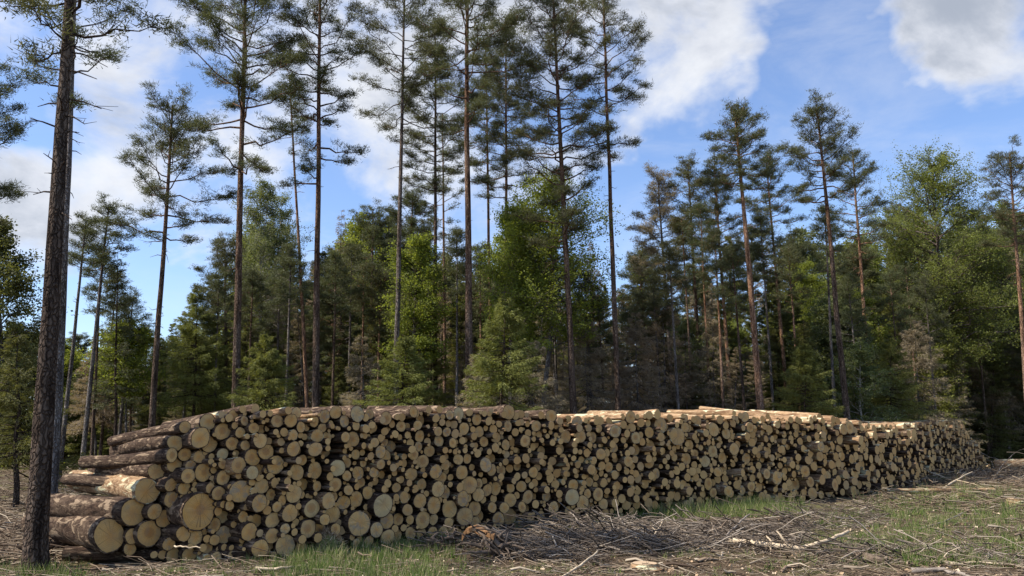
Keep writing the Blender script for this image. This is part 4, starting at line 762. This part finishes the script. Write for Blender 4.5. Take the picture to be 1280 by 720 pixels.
tufts(0, 380, 695, 735, 500, .10, 6, .5); tufts(640, 1000, 690, 735, 450, .07, 7, .6); tufts(-60, 130, 585, 710, 1500, .14, 8, .25); tufts(655, 770, 652, 665, 150, .14, 9, .3); tufts(470, 560, 672, 684, 160, .14, 10, -.2); tufts(1190, 1215, 612, 628, 60, .35, 11, -2)
tag(ob('grass', gr.mesh('grass', [M['grass']])), 'patches of green and yellowed grass on the clearing floor', 'grass', None, 'stuff')
# named branches: polylines through picture points on or above the ground
def branch(label, pts, r, mat='branch_grey', name='branch', twigs=(), cat='branch'):
    a = Acc(); P3 = []
    for px, py, z in pts: P3.append(gp(px, py, z))
    P3 = np.array(P3); s = np.linspace(0, 1, len(P3)); t = np.linspace(0, 1, len(P3) * 3); rg = np.random.default_rng(len(label))
    Q = np.stack([np.interp(t, s, P3[:, j]) for j in range(3)], 1); Q += rg.normal(0, .008, Q.shape); tube(a, Q, np.linspace(r, r * .55, len(Q)), 8, caps=True, wob=.12, rg=rg); o = ob(name, a.mesh(name, [M[mat]])); tag(o, label, cat)
    for tp_ in twigs:
        b = Acc(); tube(b, [gp(*q) for q in tp_], np.linspace(r * .5, r * .2, len(tp_)), 5); c = ob('twig', b.mesh('twig', [M[mat]]), o)
    return o
branch('curved pale barkless branch with side prongs lying across the front brush', [(912, 675, .10), (945, 679, .09), (975, 683, .08), (1000, 685, .07), (1020, 681, .12), (1045, 671, .2), (1060, 664, .25)], .045, 'branch_pale', twigs=[((940, 676, .1), (943, 690, .02), (946, 696, .0)), ((962, 678, .1), (964, 690, .03)), ((968, 680, .1), (955, 668, .2), (940, 667, .25)), ((985, 683, .08), (975, 668, .25), (970, 663, .3))])
branch('thick dark reddish bark slab in the grass near the front edge', [(1062, 690, .05), (1085, 698, .06), (1110, 702, .05)], .075, 'root', 'bark_slab', cat='bark')
branch('long thin pale branch stretched flat near the front edge', [(1135, 700, .04), (1180, 703, .04), (1230, 704, .03), (1290, 709, .02)], .018, 'branch_pale', twigs=[((1175, 702, .04), (1185, 690, .15), (1200, 684, .22))])
branch('long rotten grey branch below the thin pale one', [(1140, 712, .05), (1180, 713, .05), (1215, 722, .03)], .035, 'branch_grey')
branch('slanting bare branch propped against the low far stack', [(1137, 575, .75), (1165, 591, .35), (1195, 602, .05)], .022, 'branch_pale')
branch('pair-pronged grey branch lying beyond the pile corner', [(1178, 612, .05), (1195, 600, .22), (1215, 590, .4)], .035, 'branch_pale', twigs=[((1195, 600, .22), (1218, 605, .15), (1232, 611, .04))])
branch('thin upright stick leaning before the lower pile, below the seventh pine', [(787, 668, .02), (776, 650, .25), (769, 625, .55)], .014, 'branch_grey')
branch('forked twig standing up beside the leaning stick', [(806, 685, .02), (822, 662, .22), (828, 652, .32)], .015, 'branch_pale', twigs=[((820, 664, .2), (812, 655, .3))])
branch('thin branch dropping from the pile face onto the brush', [(712, 641, .32), (728, 655, .18), (742, 668, .05)], .013, 'branch_grey')
branch('bent grey pole among tangled brush below the orange trunk', [(880, 690, .02), (905, 672, .12), (925, 652, .3), (936, 643, .4)], .02, 'branch_grey')
branch('broken slender branch crossing the dark brush heap', [(832, 668, .1), (870, 672, .1), (905, 664, .14)], .02, 'branch_grey')
branch('pale stick lying at the front edge below the root stump', [(700, 722, .03), (725, 708, .08), (748, 690, .15)], .018, 'branch_pale')
branch('weathered pale pole lying on grass below the second tall pine', [(320, 711, .03), (350, 711, .03), (378, 707, .03)], .022, 'branch_pale')
branch('arching bare twig over the brush at the far edge', [(1240, 602, .05), (1252, 582, .5), (1268, 566, 1.0), (1282, 560, 1.2)], .016, 'branch_grey')
branch('thin curved twig beside the arching one at the far end', [(1225, 566, 1.0), (1240, 572, .7), (1258, 577, .5)], .012, 'branch_grey')
branch('short bright splinter of wood on the litter past the orange trunk', [(1050, 650, .04), (1072, 647, .05)], .022, 'rot', 'wood_splinter', cat='splinter')
branch('crooked grey stick flat on litter under the far stack pole', [(1150, 660, .03), (1180, 652, .06), (1205, 640, .1)], .016, 'branch_grey')
branch('thin white twig jutting low in the lower pile near the stepped end', [(218, 682, .26), (232, 684, .25), (250, 684, .25)], .012, 'branch_pale', 'twig', cat='twig')
# mossy mound: old stump grown over, at the foot of the pile
def lump(name, px, py, rx, ry, rz, mat, seed, label, cat, z0=0, noise_=.12):
    rg = np.random.default_rng(seed); n, m_ = 28, 14; g = gp(px, py); A_, B_ = np.meshgrid(np.linspace(0, 2 * np.pi, n, endpoint=False), np.linspace(0, np.pi / 2, m_)); 
    r_ = 1 + sum(noise_ / k * np.sin(k * A_ + rg.uniform(0, 6)) * np.cos(k * B_ + rg.uniform(0, 6)) for k in (2, 3, 5, 8)) + rg.normal(0, .03, A_.shape)
    v = np.stack([g[0] + rx * r_ * np.cos(A_) * np.cos(B_), g[1] + ry * r_ * np.sin(A_) * np.cos(B_), z0 - .05 + rz * r_ * np.sin(B_)], -1).reshape(-1, 3)
    i = np.arange(m_ - 1)[:, None] * n; j = np.arange(n)[None]; j2 = (j + 1) % n; q = np.stack([i + j, i + j2, i + n + j2, i + n + j], -1).reshape(-1, 4)
    e = ob(name, None); e.location = (g[0], g[1], 0); a = Acc(); a.add(v - np.array([g[0], g[1], 0]), q=q); o = ob('mound' if 'mound' not in name else 'earth', a.mesh(name, [M[mat]]), e); tag(e, label, cat); return e, v, g
e, v, g = lump('mossy_stump', 406, 690, .30, .22, .32, 'moss', 3, 'rounded mossy stump with dry grass at the foot of the pile', 'stump')
b = Acc(); rg = np.random.default_rng(4); nn = 900; vi = v[rg.integers(len(v), size=nn)] - np.array([g[0], g[1], 0]); d = vi * [1, 1, .6] + rg.normal(0, .18, (nn, 3)); blades(b, vi, d, rg.uniform(.04, .13, nn), .012, rg=rg); ob('moss', b.mesh('moss', [M['chip']]), e)
# upturned root stump
def root_stump(px, py, label, seed, s=1.0):
    rg = np.random.default_rng(seed); g = gp(px, py); e = ob('root_stump', None); e.location = (g[0], g[1], 0); a = Acc()
    for _ in range(34):
        an = rg.uniform(0, 6.28); l_ = rg.uniform(.25, .6) * s; p0 = rg.normal(0, .09, 3) * s; p0[2] = rg.uniform(.02, .2) * s; el = rg.uniform(-.1, 1.0)
        d = np.array([math.cos(an) * math.cos(el), math.sin(an) * math.cos(el), math.sin(el)]); st = np.linspace(0, 1, 6)[:, None]; p = p0 + d * l_ * st + np.array([0, 0, -1]) * st ** 2 * l_ * rg.uniform(0, .7) + np.cumsum(rg.normal(0, .02, (6, 3)), 0)
        tube(a, p, np.linspace(rg.uniform(.015, .045) * s, .005, 6), 6, wob=.15, rg=rg)
    ob('roots', a.mesh('roots', [M['root']]), e); tag(e, label, 'stump'); return e, g
e, g = root_stump(622, 695, 'tangled upturned root stump in front of the central pines', 9, 1.0)
# broken orange-brown slab arching out of it
a = Acc(); P3 = np.array([gp(578, 668, .20), gp(585, 660, .30), gp(595, 658, .34), gp(606, 662, .33), gp(618, 669, .30)]) - np.array([g[0], g[1], 0]); st = np.linspace(0, 1, 5); t = np.linspace(0, 1, 13); Q = np.stack([np.interp(t, st, P3[:, j]) for j in range(3)], 1)
rg = np.random.default_rng(8); wd_ = np.array([.35, 1, 0]) / 1.06; vv = []
for k, q_ in enumerate(Q):
    w = .07 * (.5 + math.sin(k / 12 * math.pi)) + rg.normal(0, .008); up = np.array([0, 0, .02]); vv += [q_ - wd_ * w, q_ - wd_ * w - up - [0, 0, rg.uniform(.03, .09)], q_ + wd_ * w - up, q_ + wd_ * w + up]
k = np.arange(12)[:, None] * 4; j = np.arange(4)[None]; q_ = np.stack([k + j, k + (j + 1) % 4, k + 4 + (j + 1) % 4, k + 4 + j], -1).reshape(-1, 4); a.add(np.array(vv), q=np.vstack([q_, [[3, 2, 1, 0]], [[48, 49, 50, 51]]]), sm=False); ob('broken_slab', a.mesh('broken_slab', [M['rot']]), e)
root_stump(560, 688, 'lower matted root clump beside the upturned root stump', 12, .75)
root_stump(893, 612 + 62, 'small root clump under the curved pale branch', 13, .6)
# sawn stump at the far edge
def sawn(px, py, r, h, label, seed):
    g = gp(px, py); e = ob('tree_stump', None); e.location = (g[0], g[1], -.02); rg = np.random.default_rng(seed); n = 20; an = np.linspace(0, 6.283, n, endpoint=False); a = Acc(); rr = r * (1 + rg.normal(0, .04, n))
    V_ = np.concatenate([np.stack([rr * f * np.cos(an), rr * f * np.sin(an), np.full(n, z)], 1) for f, z in ((1.45, 0), (1.12, h * .35), (1, h * .8), (1, h))]); j = np.arange(n); j2 = (j + 1) % n
    a.add(V_, q=np.concatenate([np.stack([k * n + j, k * n + j2, (k + 1) * n + j2, (k + 1) * n + j], -1) for k in range(3)])); ob('bark', a.mesh('stump_bark', [M['log_pale']]), e)
    b = Acc(); b.add(np.vstack([V_[-n:] * [.96, .96, 1] + [0, 0, .004], [[0, 0, h + .004]]]), t=np.stack([j, j2, np.full(n, n)], -1), sm=False); ob('cut_face', b.mesh('stump_face', [M['chip']]), e); tag(e, label, 'stump')
sawn(1272, 634, .22, .22, 'low sawn stump with pale top at the far edge of the clearing', 1)
sawn(806, 708, .17, .06, 'worn low stump in the front litter below the forked twig', 2)
sawn(1205, 622, .16, .14, 'small sawn stump with pale rim behind the grass tuft', 3)
